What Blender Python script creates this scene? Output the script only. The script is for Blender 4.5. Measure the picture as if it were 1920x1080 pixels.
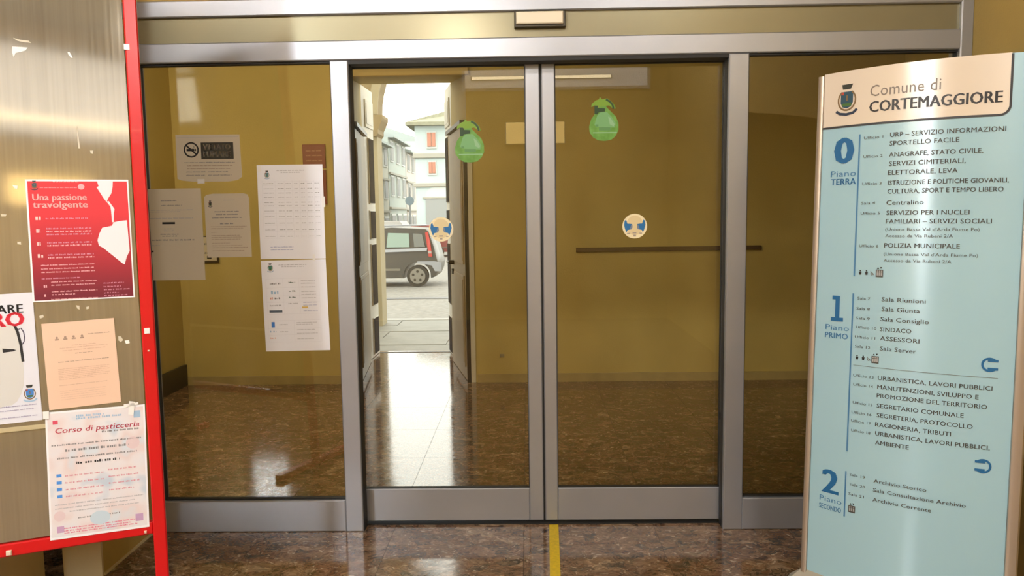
import bpy, math, random
import numpy as np
from mathutils import Matrix, Vector

for o in list(bpy.data.objects):
    bpy.data.objects.remove(o)
SC = bpy.context.scene
COL = SC.collection
random.seed(7)

# ------------------------------------------------------------------ camera
FPX = 1420.0
CAM = np.array([-.0678, -3.46, 1.4953])
_yaw, _pitch, _roll = -.0210, -.09756, -.01413
_f = np.array([math.sin(_yaw)*math.cos(_pitch), math.cos(_yaw)*math.cos(_pitch), math.sin(_pitch)])
_r0 = np.array([math.cos(_yaw), -math.sin(_yaw), 0.])
_u0 = np.cross(_r0, _f)
_R = _r0*math.cos(_roll) + _u0*math.sin(_roll)
_U = -_r0*math.sin(_roll) + _u0*math.cos(_roll)
cd = bpy.data.cameras.new('camera')
cd.sensor_width = 36
cd.lens = FPX/1920*36
cd.clip_end = 400
cam = bpy.data.objects.new('camera', cd)
COL.objects.link(cam)
cam.matrix_world = Matrix(((_R[0], _U[0], -_f[0], CAM[0]), (_R[1], _U[1], -_f[1], CAM[1]),
                           (_R[2], _U[2], -_f[2], CAM[2]), (0, 0, 0, 1)))
SC.camera = cam

# ------------------------------------------------------------------ world and exposure
w = bpy.data.worlds.new('overcast_sky')
SC.world = w
w.use_nodes = True
wb = w.node_tree.nodes['Background']
wb.inputs[0].default_value = (.93, .97, 1, 1)
wb.inputs[1].default_value = 4.6
vs = SC.view_settings
vs.view_transform = 'Standard'
vs.look = 'None'
vs.exposure = 0.12
vs.gamma = 1
vs.use_curve_mapping = False
SC.cycles.max_bounces = 10
SC.cycles.transparent_max_bounces = 16
SC.cycles.sample_clamp_indirect = 6
SC.cycles.caustics_reflective = False

# strengths of the rooms' lights, added fill lamps included (used by their builders below)
P_FILL = 140       # unseen porch ceiling lamps added as fill
P_PEND = 360
P_HALL = 30        # hall ceiling lamp
P_TALL = 42        # tall side window
P_BACKWIN = 14.0     # high windows behind the camera
P_LEFTWIN = 8.0

def yat(px, py, y):
    """point of a vertical plane y=const seen at a photo pixel (used once, to measure)"""
    d = _f + _R*(px-960)/FPX - _U*(py-540)/FPX
    return CAM + d*(y-CAM[1])/d[1]
def zat(px, py, z=0.):
    d = _f + _R*(px-960)/FPX - _U*(py-540)/FPX
    return CAM + d*(z-CAM[2])/d[2]
def pix(P):
    d = np.array(P)-CAM
    z = d@_f
    return 960+FPX*(d@_R)/z, 540-FPX*(d@_U)/z

# ------------------------------------------------------------------ materials
MATS = {}
def mat(name, col, rough=.5, metal=0., emis=0., spec=.5, bump=0., bscale=40., noise=0., nscale=8., coat=0., stretch=(1, 1, 1), tint2=None):
    if name in MATS: return MATS[name]
    m = bpy.data.materials.new(name); m.use_nodes = True
    nt = m.node_tree; b = nt.nodes['Principled BSDF']
    b.inputs['Base Color'].default_value = (*col, 1)
    b.inputs['Roughness'].default_value = rough
    b.inputs['Metallic'].default_value = metal
    b.inputs['Specular IOR Level'].default_value = spec
    b.inputs['Coat Weight'].default_value = coat
    if emis:
        b.inputs['Emission Color'].default_value = (*col, 1)
        b.inputs['Emission Strength'].default_value = emis
    if noise or bump:
        g = nt.nodes.new('ShaderNodeNewGeometry'); mp = nt.nodes.new('ShaderNodeMapping')
        mp.inputs['Scale'].default_value = stretch
        nt.links.new(g.outputs['Position'], mp.inputs['Vector'])
    if noise:
        n = nt.nodes.new('ShaderNodeTexNoise'); n.inputs['Scale'].default_value = nscale; n.inputs['Detail'].default_value = 5
        nt.links.new(mp.outputs[0], n.inputs['Vector'])
        rp = nt.nodes.new('ShaderNodeValToRGB')
        c2 = tint2 or tuple(c*(1-noise) for c in col); c3 = tuple(min(1, c*(1+noise)) for c in col)
        rp.color_ramp.elements[0].position = .3; rp.color_ramp.elements[0].color = (*c2, 1)
        rp.color_ramp.elements[1].position = .7; rp.color_ramp.elements[1].color = (*c3, 1)
        nt.links.new(n.outputs['Fac'], rp.inputs[0]); nt.links.new(rp.outputs[0], b.inputs['Base Color'])
    if bump:
        n = nt.nodes.new('ShaderNodeTexNoise'); n.inputs['Scale'].default_value = bscale; n.inputs['Detail'].default_value = 4
        nt.links.new(mp.outputs[0], n.inputs['Vector'])
        bp = nt.nodes.new('ShaderNodeBump'); bp.inputs['Strength'].default_value = bump; bp.inputs['Distance'].default_value = .01
        nt.links.new(n.outputs['Fac'], bp.inputs['Height']); nt.links.new(bp.outputs[0], b.inputs['Normal'])
    MATS[name] = m
    return m

def glass_mat(name, tint, extra=0.0):
    m = bpy.data.materials.new(name); m.use_nodes = True
    nt = m.node_tree; nt.nodes.remove(nt.nodes['Principled BSDF'])
    out = nt.nodes['Material Output']
    t = nt.nodes.new('ShaderNodeBsdfTransparent'); t.inputs[0].default_value = (*tint, 1)
    g = nt.nodes.new('ShaderNodeBsdfGlossy'); g.inputs['Roughness'].default_value = .0
    g.inputs[0].default_value = (1, 1, 1, 1)
    fr = nt.nodes.new('ShaderNodeFresnel'); fr.inputs[0].default_value = 1.45
    ad = nt.nodes.new('ShaderNodeMath'); ad.operation = 'ADD'; ad.inputs[1].default_value = extra
    mx = nt.nodes.new('ShaderNodeMixShader')
    nt.links.new(fr.outputs[0], ad.inputs[0]); nt.links.new(ad.outputs[0], mx.inputs[0])
    nt.links.new(t.outputs[0], mx.inputs[1]); nt.links.new(g.outputs[0], mx.inputs[2])
    nt.links.new(mx.outputs[0], out.inputs[0])
    MATS[name] = m
    return m

def marble_mat():
    m = bpy.data.materials.new('brown_breccia_marble'); m.use_nodes = True
    nt = m.node_tree; b = nt.nodes['Principled BSDF']; L = nt.links.new
    g = nt.nodes.new('ShaderNodeNewGeometry')
    oi = nt.nodes.new('ShaderNodeObjectInfo')
    cmb = nt.nodes.new('ShaderNodeCombineXYZ')
    k = nt.nodes.new('ShaderNodeMath'); k.operation = 'MULTIPLY'; k.inputs[1].default_value = 37.
    L(oi.outputs['Random'], k.inputs[0]); L(k.outputs[0], cmb.inputs[2]); L(k.outputs[0], cmb.inputs[0])
    add = nt.nodes.new('ShaderNodeVectorMath'); L(g.outputs['Position'], add.inputs[0]); L(cmb.outputs[0], add.inputs[1])
    # warp
    wn = nt.nodes.new('ShaderNodeTexNoise'); wn.inputs['Scale'].default_value = 9; wn.inputs['Detail'].default_value = 3
    L(add.outputs[0], wn.inputs['Vector'])
    sc = nt.nodes.new('ShaderNodeVectorMath'); sc.operation = 'SCALE'; sc.inputs['Scale'].default_value = .16
    L(wn.outputs['Color'], sc.inputs[0])
    ad2 = nt.nodes.new('ShaderNodeVectorMath'); L(add.outputs[0], ad2.inputs[0]); L(sc.outputs[0], ad2.inputs[1])
    mp = nt.nodes.new('ShaderNodeMapping'); mp.inputs['Rotation'].default_value = (0, 0, .5); mp.inputs['Scale'].default_value = (1, 1.7, 1)
    L(ad2.outputs[0], mp.inputs['Vector'])
    def voro(s, feat='F1'):
        v = nt.nodes.new('ShaderNodeTexVoronoi'); v.inputs['Scale'].default_value = s; v.feature = feat
        L(mp.outputs[0], v.inputs['Vector']); return v
    def ramp(src, els):
        r = nt.nodes.new('ShaderNodeValToRGB'); r.color_ramp.interpolation = 'CONSTANT' if len(els) > 4 else 'LINEAR'
        while len(r.color_ramp.elements) < len(els): r.color_ramp.elements.new(.5)
        for e, (p, c) in zip(r.color_ramp.elements, els): e.position = p; e.color = (*c, 1)
        L(src, r.inputs[0]); return r
    v1 = voro(13); v2 = voro(80)
    sp = nt.nodes.new('ShaderNodeSeparateColor'); L(v1.outputs['Color'], sp.inputs[0])
    sp2 = nt.nodes.new('ShaderNodeSeparateColor'); L(v2.outputs['Color'], sp2.inputs[0])
    big = ramp(sp.outputs[0], [(0, (.035, .032, .024)), (.14, (.12, .062, .034)), (.34, (.19, .115, .068)), (.58, (.085, .042, .022)),
                               (.78, (.16, .10, .055)), (.93, (.27, .19, .12))])
    small = ramp(sp2.outputs[0], [(0, (.03, .022, .015)), (.14, (.14, .078, .045)), (.40, (.21, .135, .085)), (.62, (.085, .042, .022)),
                                  (.82, (.16, .095, .05)), (.96, (.42, .34, .25))])
    mx = nt.nodes.new('ShaderNodeMix'); mx.data_type = 'RGBA'; mx.inputs[0].default_value = .5
    L(big.outputs[0], mx.inputs[6]); L(small.outputs[0], mx.inputs[7])
    n3 = nt.nodes.new('ShaderNodeTexNoise'); n3.inputs['Scale'].default_value = 14; n3.inputs['Detail'].default_value = 8; n3.inputs['Roughness'].default_value = .7
    L(mp.outputs[0], n3.inputs['Vector'])
    r3 = ramp(n3.outputs['Fac'], [(.3, (.50, .47, .45)), (.72, (2.1, 2.1, 2.1))])
    ml = nt.nodes.new('ShaderNodeMix'); ml.data_type = 'RGBA'; ml.blend_type = 'MULTIPLY'; ml.inputs[0].default_value = 1
    L(mx.outputs[2], ml.inputs[6]); L(r3.outputs[0], ml.inputs[7])
    L(ml.outputs[2], b.inputs['Base Color'])
    nr = nt.nodes.new('ShaderNodeTexNoise'); nr.inputs['Scale'].default_value = 22; nr.inputs['Detail'].default_value = 5
    L(mp.outputs[0], nr.inputs['Vector'])
    mr = nt.nodes.new('ShaderNodeMapRange'); mr.inputs[1].default_value = .3; mr.inputs[2].default_value = .7; mr.inputs[3].default_value = .055; mr.inputs[4].default_value = .14
    L(nr.outputs['Fac'], mr.inputs[0]); L(mr.outputs[0], b.inputs['Roughness'])
    bp = nt.nodes.new('ShaderNodeBump'); bp.inputs['Strength'].default_value = .06; bp.inputs['Distance'].default_value = .002
    L(n3.outputs['Fac'], bp.inputs['Height']); L(bp.outputs[0], b.inputs['Normal'])
    b.inputs['Specular IOR Level'].default_value = .8
    return m

def ramp_mat(name, c_top, c_bot, axis=2, lo=0., hi=1., rough=.5, noise=None):
    """print with a colour gradient along the sheet (object coordinates)"""
    m = bpy.data.materials.new(name); m.use_nodes = True
    nt = m.node_tree; b = nt.nodes['Principled BSDF']; b.inputs['Roughness'].default_value = rough
    tc = nt.nodes.new('ShaderNodeTexCoord'); s = nt.nodes.new('ShaderNodeSeparateXYZ')
    nt.links.new(tc.outputs['Object'], s.inputs[0])
    mr = nt.nodes.new('ShaderNodeMapRange'); mr.inputs[1].default_value = lo; mr.inputs[2].default_value = hi
    nt.links.new(s.outputs[axis], mr.inputs[0])
    r = nt.nodes.new('ShaderNodeValToRGB'); r.color_ramp.elements[0].color = (*c_bot, 1); r.color_ramp.elements[1].color = (*c_top, 1)
    nt.links.new(mr.outputs[0], r.inputs[0])
    nt.links.new(r.outputs[0], b.inputs['Base Color'])
    MATS[name] = m
    return m

def blotch_mat(name, cols, scale, rough=.5):
    m = bpy.data.materials.new(name); m.use_nodes = True
    nt = m.node_tree; b = nt.nodes['Principled BSDF']; b.inputs['Roughness'].default_value = rough
    tc = nt.nodes.new('ShaderNodeTexCoord'); n = nt.nodes.new('ShaderNodeTexNoise')
    n.inputs['Scale'].default_value = scale; n.inputs['Detail'].default_value = 2
    nt.links.new(tc.outputs['Object'], n.inputs['Vector'])
    r = nt.nodes.new('ShaderNodeValToRGB')
    while len(r.color_ramp.elements) < len(cols): r.color_ramp.elements.new(.5)
    for i, c in enumerate(cols):
        r.color_ramp.elements[i].position = .32+.36*i/(len(cols)-1); r.color_ramp.elements[i].color = (*c, 1)
    nt.links.new(n.outputs['Fac'], r.inputs[0]); nt.links.new(r.outputs[0], b.inputs['Base Color'])
    MATS[name] = m
    return m

def brushed_mat(name, col, rough, metal, vary=.12):
    m = bpy.data.materials.new(name); m.use_nodes = True
    nt = m.node_tree; b = nt.nodes['Principled BSDF']; L = nt.links.new
    b.inputs['Metallic'].default_value = metal
    tc = nt.nodes.new('ShaderNodeTexCoord')
    mp = nt.nodes.new('ShaderNodeMapping'); mp.inputs['Scale'].default_value = (90, 90, 1.2)
    L(tc.outputs['Object'], mp.inputs['Vector'])
    n = nt.nodes.new('ShaderNodeTexNoise'); n.inputs['Scale'].default_value = 1.; n.inputs['Detail'].default_value = 5
    L(mp.outputs[0], n.inputs['Vector'])
    n2 = nt.nodes.new('ShaderNodeTexNoise'); n2.inputs['Scale'].default_value = 3.; n2.inputs['Detail'].default_value = 4
    L(tc.outputs['Object'], n2.inputs['Vector'])
    a = nt.nodes.new('ShaderNodeMath'); a.operation = 'ADD'; L(n.outputs['Fac'], a.inputs[0]); L(n2.outputs['Fac'], a.inputs[1])
    r = nt.nodes.new('ShaderNodeValToRGB'); r.color_ramp.elements[0].position = .35; r.color_ramp.elements[1].position = .65
    h = nt.nodes.new('ShaderNodeMath'); h.operation = 'MULTIPLY'; h.inputs[1].default_value = .5; L(a.outputs[0], h.inputs[0])
    r.color_ramp.elements[0].color = (*[c*(1-vary) for c in col], 1); r.color_ramp.elements[1].color = (*[c*(1+vary) for c in col], 1)
    L(h.outputs[0], r.inputs[0]); L(r.outputs[0], b.inputs['Base Color'])
    mr = nt.nodes.new('ShaderNodeMapRange'); mr.inputs[1].default_value = .3; mr.inputs[2].default_value = .7
    mr.inputs[3].default_value = rough*.8; mr.inputs[4].default_value = rough*1.25
    L(n.outputs['Fac'], mr.inputs[0]); L(mr.outputs[0], b.inputs['Roughness'])
    bp = nt.nodes.new('ShaderNodeBump'); bp.inputs['Strength'].default_value = .03; bp.inputs['Distance'].default_value = .0006
    L(n.outputs['Fac'], bp.inputs['Height']); L(bp.outputs[0], b.inputs['Normal'])
    MATS[name] = m
    return m

ALU = mat('anodised_aluminium', (.43, .445, .49), .36, .68, noise=.05, nscale=3, bump=.03, bscale=60)
ALU_IN = mat('aluminium_infill_panel', (.30, .27, .17), .30, .45, noise=.05, nscale=2)  # olive of the reflected ochre walls is put into this colour
SEAL = mat('black_rubber_seal', (.012, .012, .012), .6)
GLASS = glass_mat('bronze_tinted_glass', (.955, .94, .87), .008)
CLEAR = glass_mat('clear_glass', (.97, .98, .97), .01)
OCHRE = mat('ochre_painted_plaster', (.50, .36, .115), .75, noise=.06, nscale=2.5, bump=.15, bscale=90)
OCHRE_H = mat('yellow_hall_plaster', (.54, .425, .15), .72, noise=.08, nscale=1.6, bump=.15, bscale=80)
CREAM = mat('cream_plaster', (.68, .58, .36), .8, noise=.05, nscale=3, bump=.1)
BROWN = mat('dark_brown_panel', (.10, .065, .01), .6)
CEIL = mat('ochre_grey_ceiling_paint', (.34, .29, .18), .9)
MARBLE = marble_mat()
RED = mat('red_enamel', (.62, .006, .010), .34, 0, bump=.02, coat=.2)
SHEET = brushed_mat('brushed_grey_sheet', (.46, .42, .34), .075, .70)
WHITE = mat('white_paper', (.86, .87, .93), .55)
WARMW = mat('warm_white_paper', (.68, .62, .51), .6)
PEACH = mat('peach_paper', (.80, .56, .42), .65)
INK = mat('black_ink', (.015, .015, .018), .6)
GINK = mat('grey_ink', (.22, .22, .24), .6)
LINK = mat('light_grey_ink', (.45, .45, .50), .6)
BINK = mat('brown_grey_ink', (.36, .25, .19), .6)
PINK = mat('pink_ink', (.66, .08, .14), .6)
PALEP = mat('pale_pink_ink', (.70, .36, .44), .6)
ROSE = mat('rose_text_ink', (.66, .30, .38), .6)
BLUE = mat('blue_ink', (.06, .22, .62), .5)
PBLUE = mat('pale_blue_ink', (.35, .52, .72), .5)
TAPE = mat('white_tape', (.86, .86, .86), .3)

# ------------------------------------------------------------------ mesh helpers
class MB:
    def __init__(s): s.v = []; s.f = []; s.m = []; s.mats = []; s.g = []; s.cur = None; s.ng = 0; s.auto = False
    def mi(s, m):
        if m not in s.mats: s.mats.append(m)
        return s.mats.index(m)
    def add(s, verts, faces, m=None):
        k = len(s.v); s.v += [tuple(map(float, v)) for v in verts]
        i = s.mi(m) if m else 0
        for f in faces: s.f.append([k+j for j in f]); s.m.append(i); s.g.append(s.cur)
        return s
    def box(s, x0, x1, y0, y1, z0, z1, m=None):
        v = [(x0, y0, z0), (x1, y0, z0), (x1, y1, z0), (x0, y1, z0), (x0, y0, z1), (x1, y0, z1), (x1, y1, z1), (x0, y1, z1)]
        return s.add(v, [(0, 3, 2, 1), (4, 5, 6, 7), (0, 1, 5, 4), (1, 2, 6, 5), (2, 3, 7, 6), (3, 0, 4, 7)], m)
    def bbox(s, x0, x1, y0, y1, z0, z1, b=.003, m=None):
        """box with chamfered vertical and front edges"""
        b = min(b, (x1-x0)*.3, (y1-y0)*.3, (z1-z0)*.3)
        def ring(x0, x1, z0, z1, y): return [(x0, y, z0), (x1, y, z0), (x1, y, z1), (x0, y, z1)]
        v = ring(x0+b, x1-b, z0+b, z1-b, y0)+ring(x0, x1, z0, z1, y0+b)+ring(x0, x1, z0, z1, y1-b)+ring(x0+b, x1-b, z0+b, z1-b, y1)
        f = [(0, 1, 2, 3), (15, 14, 13, 12)]
        for r in range(3):
            for i in range(4):
                j = (i+1) % 4; f.append((r*4+i, r*4+4+i, r*4+4+j, r*4+j))
        return s.add(v, f, m)
    def prism(s, pts, a0, a1, axis='y', m=None):
        """polygon in the two other axes extruded along axis"""
        def mk(p, a):
            return {'y': (p[0], a, p[1]), 'z': (p[0], p[1], a), 'x': (a, p[0], p[1])}[axis]
        n = len(pts)
        v = [mk(p, a0) for p in pts]+[mk(p, a1) for p in pts]
        f = [list(range(n)), list(range(2*n-1, n-1, -1))]+[(i, n+i, n+(i+1) % n, (i+1) % n) for i in range(n)]
        return s.add(v, f, m)
    def poly(s, pts, y, m=None):
        if s.auto and s.cur is None: s.begin('mark'); s.poly(pts, y, m); s.end(); return s
        return s.add([(p[0], y, p[1]) for p in pts], [list(range(len(pts)))], m)
    def rect(s, x0, x1, z0, z1, y, m=None):
        return s.poly([(x0, z0), (x1, z0), (x1, z1), (x0, z1)], y, m)
    def strip(s, pts, wd, y, m=None):
        """flat polyline of width wd in the xz plane"""
        P = [Vector((p[0], p[1])) for p in pts]; L = []; Rr = []
        for i, p in enumerate(P):
            a = P[max(0, i-1)]; b = P[min(len(P)-1, i+1)]; t = (b-a).normalized(); n = Vector((-t.y, t.x))*wd/2
            L.append(p+n); Rr.append(p-n)
        v = [(q.x, y, q.y) for q in L]+[(q.x, y, q.y) for q in Rr]; n = len(P)
        return s.add(v, [(i, n+i, n+i+1, i+1) for i in range(n-1)], m)
    def ringflat(s, cx, cz, r0, r1, y, m=None, a0=0., a1=2*math.pi, n=32, sx=1.):
        v = []; f = []
        for i in range(n+1):
            a = a0+(a1-a0)*i/n; c, q = math.cos(a)*sx, math.sin(a)
            v += [(cx+r0*c, y, cz+r0*q), (cx+r1*c, y, cz+r1*q)]
            if i: f.append((2*i-2, 2*i-1, 2*i+1, 2*i))
        return s.add(v, f, m)
    def disc(s, cx, cz, r, y, m=None, n=24, sx=1.):
        return s.poly([(cx+r*sx*math.cos(2*math.pi*i/n), cz+r*math.sin(2*math.pi*i/n)) for i in range(n)], y, m)
    def cyl(s, p, q, r, n=16, m=None, r2=None):
        p = Vector(p); q = Vector(q); d = (q-p).normalized(); a = d.orthogonal().normalized(); b = d.cross(a); r2 = r if r2 is None else r2
        v = [p+(a*math.cos(t)+b*math.sin(t))*r for t in [2*math.pi*i/n for i in range(n)]]
        v += [q+(a*math.cos(t)+b*math.sin(t))*r2 for t in [2*math.pi*i/n for i in range(n)]]
        f = [(i, (i+1) % n, n+(i+1) % n, n+i) for i in range(n)]+[list(range(n-1, -1, -1)), list(range(n, 2*n))]
        return s.add(v, f, m)
    def map(s, fn): s.v = [tuple(fn(*v)) for v in s.v]; return s
    def text(s, txt, x, z, y, h=None, width=None, m=None, bold=0., align='l', shear=0.):
        """lettering: left edge x, baseline z; cap height h and/or total width"""
        vs_, fs_, (x0, x1, hc) = text_data(txt, 0.)
        if bold > 0:
            nv = len(vs_); v0, f0 = vs_, fs_; vs_, fs_ = [], []
            for q, dx in enumerate((-bold, 0., bold)):
                vs_ += [(a+dx, b) for a, b in v0]; fs_ += [[j+q*nv for j in f] for f in f0]
            x0 -= bold; x1 += bold
        if h is None: h = hc*width/(x1-x0)
        sz = h/hc; sx = sz if width is None else width/(x1-x0)
        wd = (x1-x0)*sx
        ox = x if align == 'l' else (x-wd/2 if align == 'c' else x-wd)
        return s.add([(ox+(a-x0)*sx+shear*b*sz, y, z+b*sz) for a, b in vs_], fs_, m)
    def words(s, x0, x1, z, h, y, m, seed=0, mean=.10, fill=1.):
        if s.auto and s.cur is None: s.begin('text_block'); s.words(x0, x1, z, h, y, m, seed, mean, fill); s.end(); return s
        """a line too small to read: word-long dashes of broken strokes"""
        rnd = random.Random(seed*77+int(abs(z)*1e5)); x = x0; L = x1-x0
        while x < x0+L*fill:
            wl = L*mean*(.5+rnd.random()); xe = min(x+wl, x0+L*fill); q = x
            while q < xe:
                st = h*(.55+.5*rnd.random()); hh = h*(.62+.38*rnd.random())
                s.rect(q, min(q+st*.72, xe), z, z+hh, y, m); q += st
            x = xe+h*.8
        return s
    def begin(s, name):
        s.ng += 1; s.cur = (s.ng, name)
    def end(s): s.cur = None
    def split(s, name, parent):
        """one object for every group of faces"""
        keys = []
        for k in s.g:
            if k not in keys: keys.append(k)
        out = []
        for k in keys:
            idx = [i for i, q in enumerate(s.g) if q == k]; used = {}; sub = MB()
            for i in idx:
                fc = []
                for j in s.f[i]:
                    if j not in used: used[j] = len(sub.v); sub.v.append(s.v[j])
                    fc.append(used[j])
                sub.f.append(fc); sub.m.append(sub.mi(s.mats[s.m[i]])); sub.g.append(None)
            o = sub.build(k[1] if k else name, None, parent); out.append(o)
            if o.name.split('.')[0] in ('figures', 'grid', 'text_block'): o['kind'] = 'stuff'
        return out
    def build(s, name, material=None, parent=None, smooth=False):
        me = bpy.data.meshes.new(name)
        me.from_pydata(s.v, [], s.f)
        ms = s.mats or [material]
        for q in ms: me.materials.append(q)
        if s.mats:
            me.polygons.foreach_set('material_index', s.m)
        if smooth:
            me.polygons.foreach_set('use_smooth', [True]*len(me.polygons))
            me.set_sharp_from_angle(angle=math.radians(smooth if smooth is not True else 40))
        me.update()
        o = bpy.data.objects.new(name, me); COL.objects.link(o)
        if parent: o.parent = parent
        return o

_TC = {}
def text_data(txt, bold):
    k = (txt, bold)
    if k in _TC: return _TC[k]
    def mk(t):
        cu = bpy.data.curves.new('t', 'FONT'); cu.body = t; cu.resolution_u = 2; cu.offset = bold; cu.size = 1; cu.space_character = 1.03
        ob = bpy.data.objects.new('t', cu); me = bpy.data.meshes.new_from_object(ob)
        v = [(q.co.x, q.co.y) for q in me.vertices]; f = [list(p.vertices) for p in me.polygons]
        bpy.data.objects.remove(ob); bpy.data.curves.remove(cu); bpy.data.meshes.remove(me)
        return v, f
    v, f = mk(txt)
    if ('cap', bold) not in _TC: _TC[('cap', bold)] = max(q[1] for q in mk('E')[0])
    xs = [q[0] for q in v]
    _TC[k] = (v, f, (min(xs), max(xs), _TC[('cap', bold)]))
    return _TC[k]

def empty(name, loc=(0, 0, 0), rz=0.):
    o = bpy.data.objects.new(name, None); COL.objects.link(o); o.empty_display_size = .1
    o.location = loc; o.rotation_euler = (0, 0, rz); return o
def tag(o, label=None, cat=None, group=None, kind=None):
    if label: o['label'] = label
    if cat: o['category'] = cat
    if group: o['group'] = group
    if kind: o['kind'] = kind
    return o
def struct(o): o['kind'] = 'structure'; return o
def copy_tree(o, parent=None):
    c = o.copy(); COL.objects.link(c); c.parent = parent
    for ch in [q for q in SC.objects if q.parent == o]: copy_tree(ch, c)
    return c
def frame_matrix(x, y, th, lean):
    d = Vector((math.cos(th), math.sin(th), 0)); n = Vector((math.sin(th), -math.cos(th), 0))
    up = Vector((0, 0, 1))*math.cos(lean)+n*math.sin(lean)
    ny = up.cross(d)     # local +y (away from the viewer)
    return Matrix(((d.x, ny.x, up.x, x), (d.y, ny.y, up.y, y), (d.z, ny.z, up.z, 0), (0, 0, 0, 1)))

# ------------------------------------------------------------------ room shell
YB = 3.2            # hall back wall
XL, XR = -1.87, 1.90
# hall floor and porch floor as marble tiles
fl = empty('floor'); struct(fl)
TS = .62
bed = MB().box(-4.3, 3.3, -7.1, 4.74, -.06, -.006).build('screed', mat('grey_mortar', (.075, .055, .04), .8), fl)
tile_me = None
for i in range(-6, 6):
    for j in range(-3, 8):
        x0 = -.72+i*TS; y0 = -.15+j*TS
        if x0 < -3.3 or x0 > 2.9 or y0+TS > 3.6 and not (-1.95 < x0+TS and x0 < -.5): continue
        if tile_me is None:
            g = .0009
            to = MB().box(g, TS-g, g, TS-g, -.006, 0).build('tile', MARBLE, fl); tile_me = to.data
        else:
            to = bpy.data.objects.new('tile', tile_me); COL.objects.link(to); to.parent = fl
        to.location = (x0, y0, 0)
MB().box(-4.6, XR+.1, -7.1, -2.01, -.006, 0).build('floor_rear', MARBLE, fl)

# facade side walls and porch room
def st(name, mb, m): return struct(mb.build(name, m))
st('wall_left', MB().box(XL-.16, XL, -.43, .10, 0, 4.4).box(-4.3, XL-.16, -.10, .10, 0, 4.4), OCHRE)
st('trim_1', MB().box(XL-.165, XL+.0, -.442, -.43, 0, 3.9).box(-3.0, -2.11, -.75, -.45, 0, 3.9).box(XL-.16, XL+.004, -.43, 0, 0, .012), CREAM)
st('door_2', MB().box(-3.3, -2.0, -.13, -.10, 0, 2.4), BROWN)
st('wall_right', MB().box(XR, XR+.15, -7, .10, 0, 4.4).box(XR, 3.3, -.0, .10, 0, 4.4), OCHRE)
st('wall_front', MB().box(XL, XR, .0, .10, 2.46, 4.4), OCHRE)
wl = st('wall_far_left', MB().box(-4.3, -4.15, -7, .1, 0, 2.1).box(-4.3, -4.15, -7, .1, 2.62, 4.4)
   .box(-4.3, -4.15, -4.9, -1.7, 2.1, 2.62).box(-4.3, -4.15, -7, -5.9, 2.1, 2.62).box(-4.3, -4.15, -.3, .1, 2.1, 2.62), OCHRE)
st('wall_rear', MB().box(-4.3, XR+.15, -7.15, -7, 0, 4.4), OCHRE)
st('ceiling', MB().box(-4.3, XR+.15, -7.15, .1, 4.4, 4.5), CEIL)

DAY = mat('daylit_frosted_glass', (.86, .93, 1.0), .5, emis=P_BACKWIN)
def window_pane(name, x0, x1, y0, y1, z0, z1, m, axis):
    e = empty(name); struct(e)
    fm = MB()
    t = .04
    if axis == 'y':
        fm.box(x0-t, x1+t, y0, y1, z0-t, z0).box(x0-t, x1+t, y0, y1, z1, z1+t).box(x0-t, x0, y0, y1, z0, z1).box(x1, x1+t, y0, y1, z0, z1)
    else:
        fm.box(x0, x1, y0-t, y1+t, z0-t, z0).box(x0, x1, y0-t, y1+t, z1, z1+t).box(x0, x1, y0-t, y0, z0, z1).box(x0, x1, y1, y1+t, z0, z1)
    fm.build('window_frame', ALU, e)
    p = .012
    if axis == 'y': MB().box(x0, x1, y0+p, y1-p, z0, z1).build('pane', m, e)
    else: MB().box(x0+p, x1-p, y0, y1, z0, z1).build('pane', m, e)
    return e
window_pane('window_2', -.9, 1.6, -7.0, -6.95, 3.22, 4.1, mat('dim_frosted_glass', (.86, .88, .95), .5, emis=.9), 'y')
window_pane('window_3', -4.15, -4.10, -1.65, -.25, 2.14, 2.50, mat('bright_side_glass', (.90, .95, 1.0), .5, emis=P_LEFTWIN), 'x')
window_pane('window_1', -4.02, -3.54, -7.0, -6.95, 2.0, 3.95, mat('bright_door_glass', (.88, .94, 1.0), .5, emis=P_TALL), 'y')
window_pane('added_lit_pane', -4.08, -2.25, -.14, -.10, 2.03, 2.35, MATS['bright_side_glass'], 'y')  # unseen glowing pane added to complete the reflection on the board's back

def lamp(name, label, size, loc, m, body=ALU, axis='z'):
    e = empty(name, loc); tag(e, label, 'lamp')
    sx, sy, sz = size
    MB().bbox(-sx/2-.015, sx/2+.015, -sy/2-.015, sy/2+.015, 0, sz, .004).build('housing', body, e)
    if axis == 'z': MB().box(-sx/2, sx/2, -sy/2, sy/2, -.01, .0).build('diffuser', m, e)
    else: MB().box(-sx/2, sx/2, sy/2+.015, sy/2+.022, .006, sz-.006).build('diffuser', m, e)
    return e
lamp('fill_lamp', 'added square fill lamp of the porch, far behind the camera in the middle', (.45, .45, .06), (-1.75, -4.4, 4.34), mat('fill_lamp_diffuser', (1, .95, .90), .5, emis=P_FILL))  # first of three unseen lamps added to brighten the facade
lamp('wall_lamp', 'slim warm lamp bar on the rear wall under the high window', (1.9, .06, .05), (.15, -6.95, 3.32), mat('warm_lamp_diffuser', (1, .86, .60), .5, emis=6.0), axis='y')
lamp('wall_lamp', 'small warm wall lamp on the rear wall below the lamp bar', (.80, .06, .30), (.06, -6.95, 2.45), mat('warm_glow_diffuser', (1, .72, .28), .5, emis=2.4), axis='y')
lamp('fill_lamp', 'second added square fill lamp of the porch, to the right behind the camera', (.45, .45, .06), (1.2, -4.2, 4.34), MATS['fill_lamp_diffuser'])
lamp('fill_lamp', 'third added square fill lamp of the porch, behind the camera to the left', (.45, .45, .06), (-3.0, -4.7, 4.34), MATS['fill_lamp_diffuser'])
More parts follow.
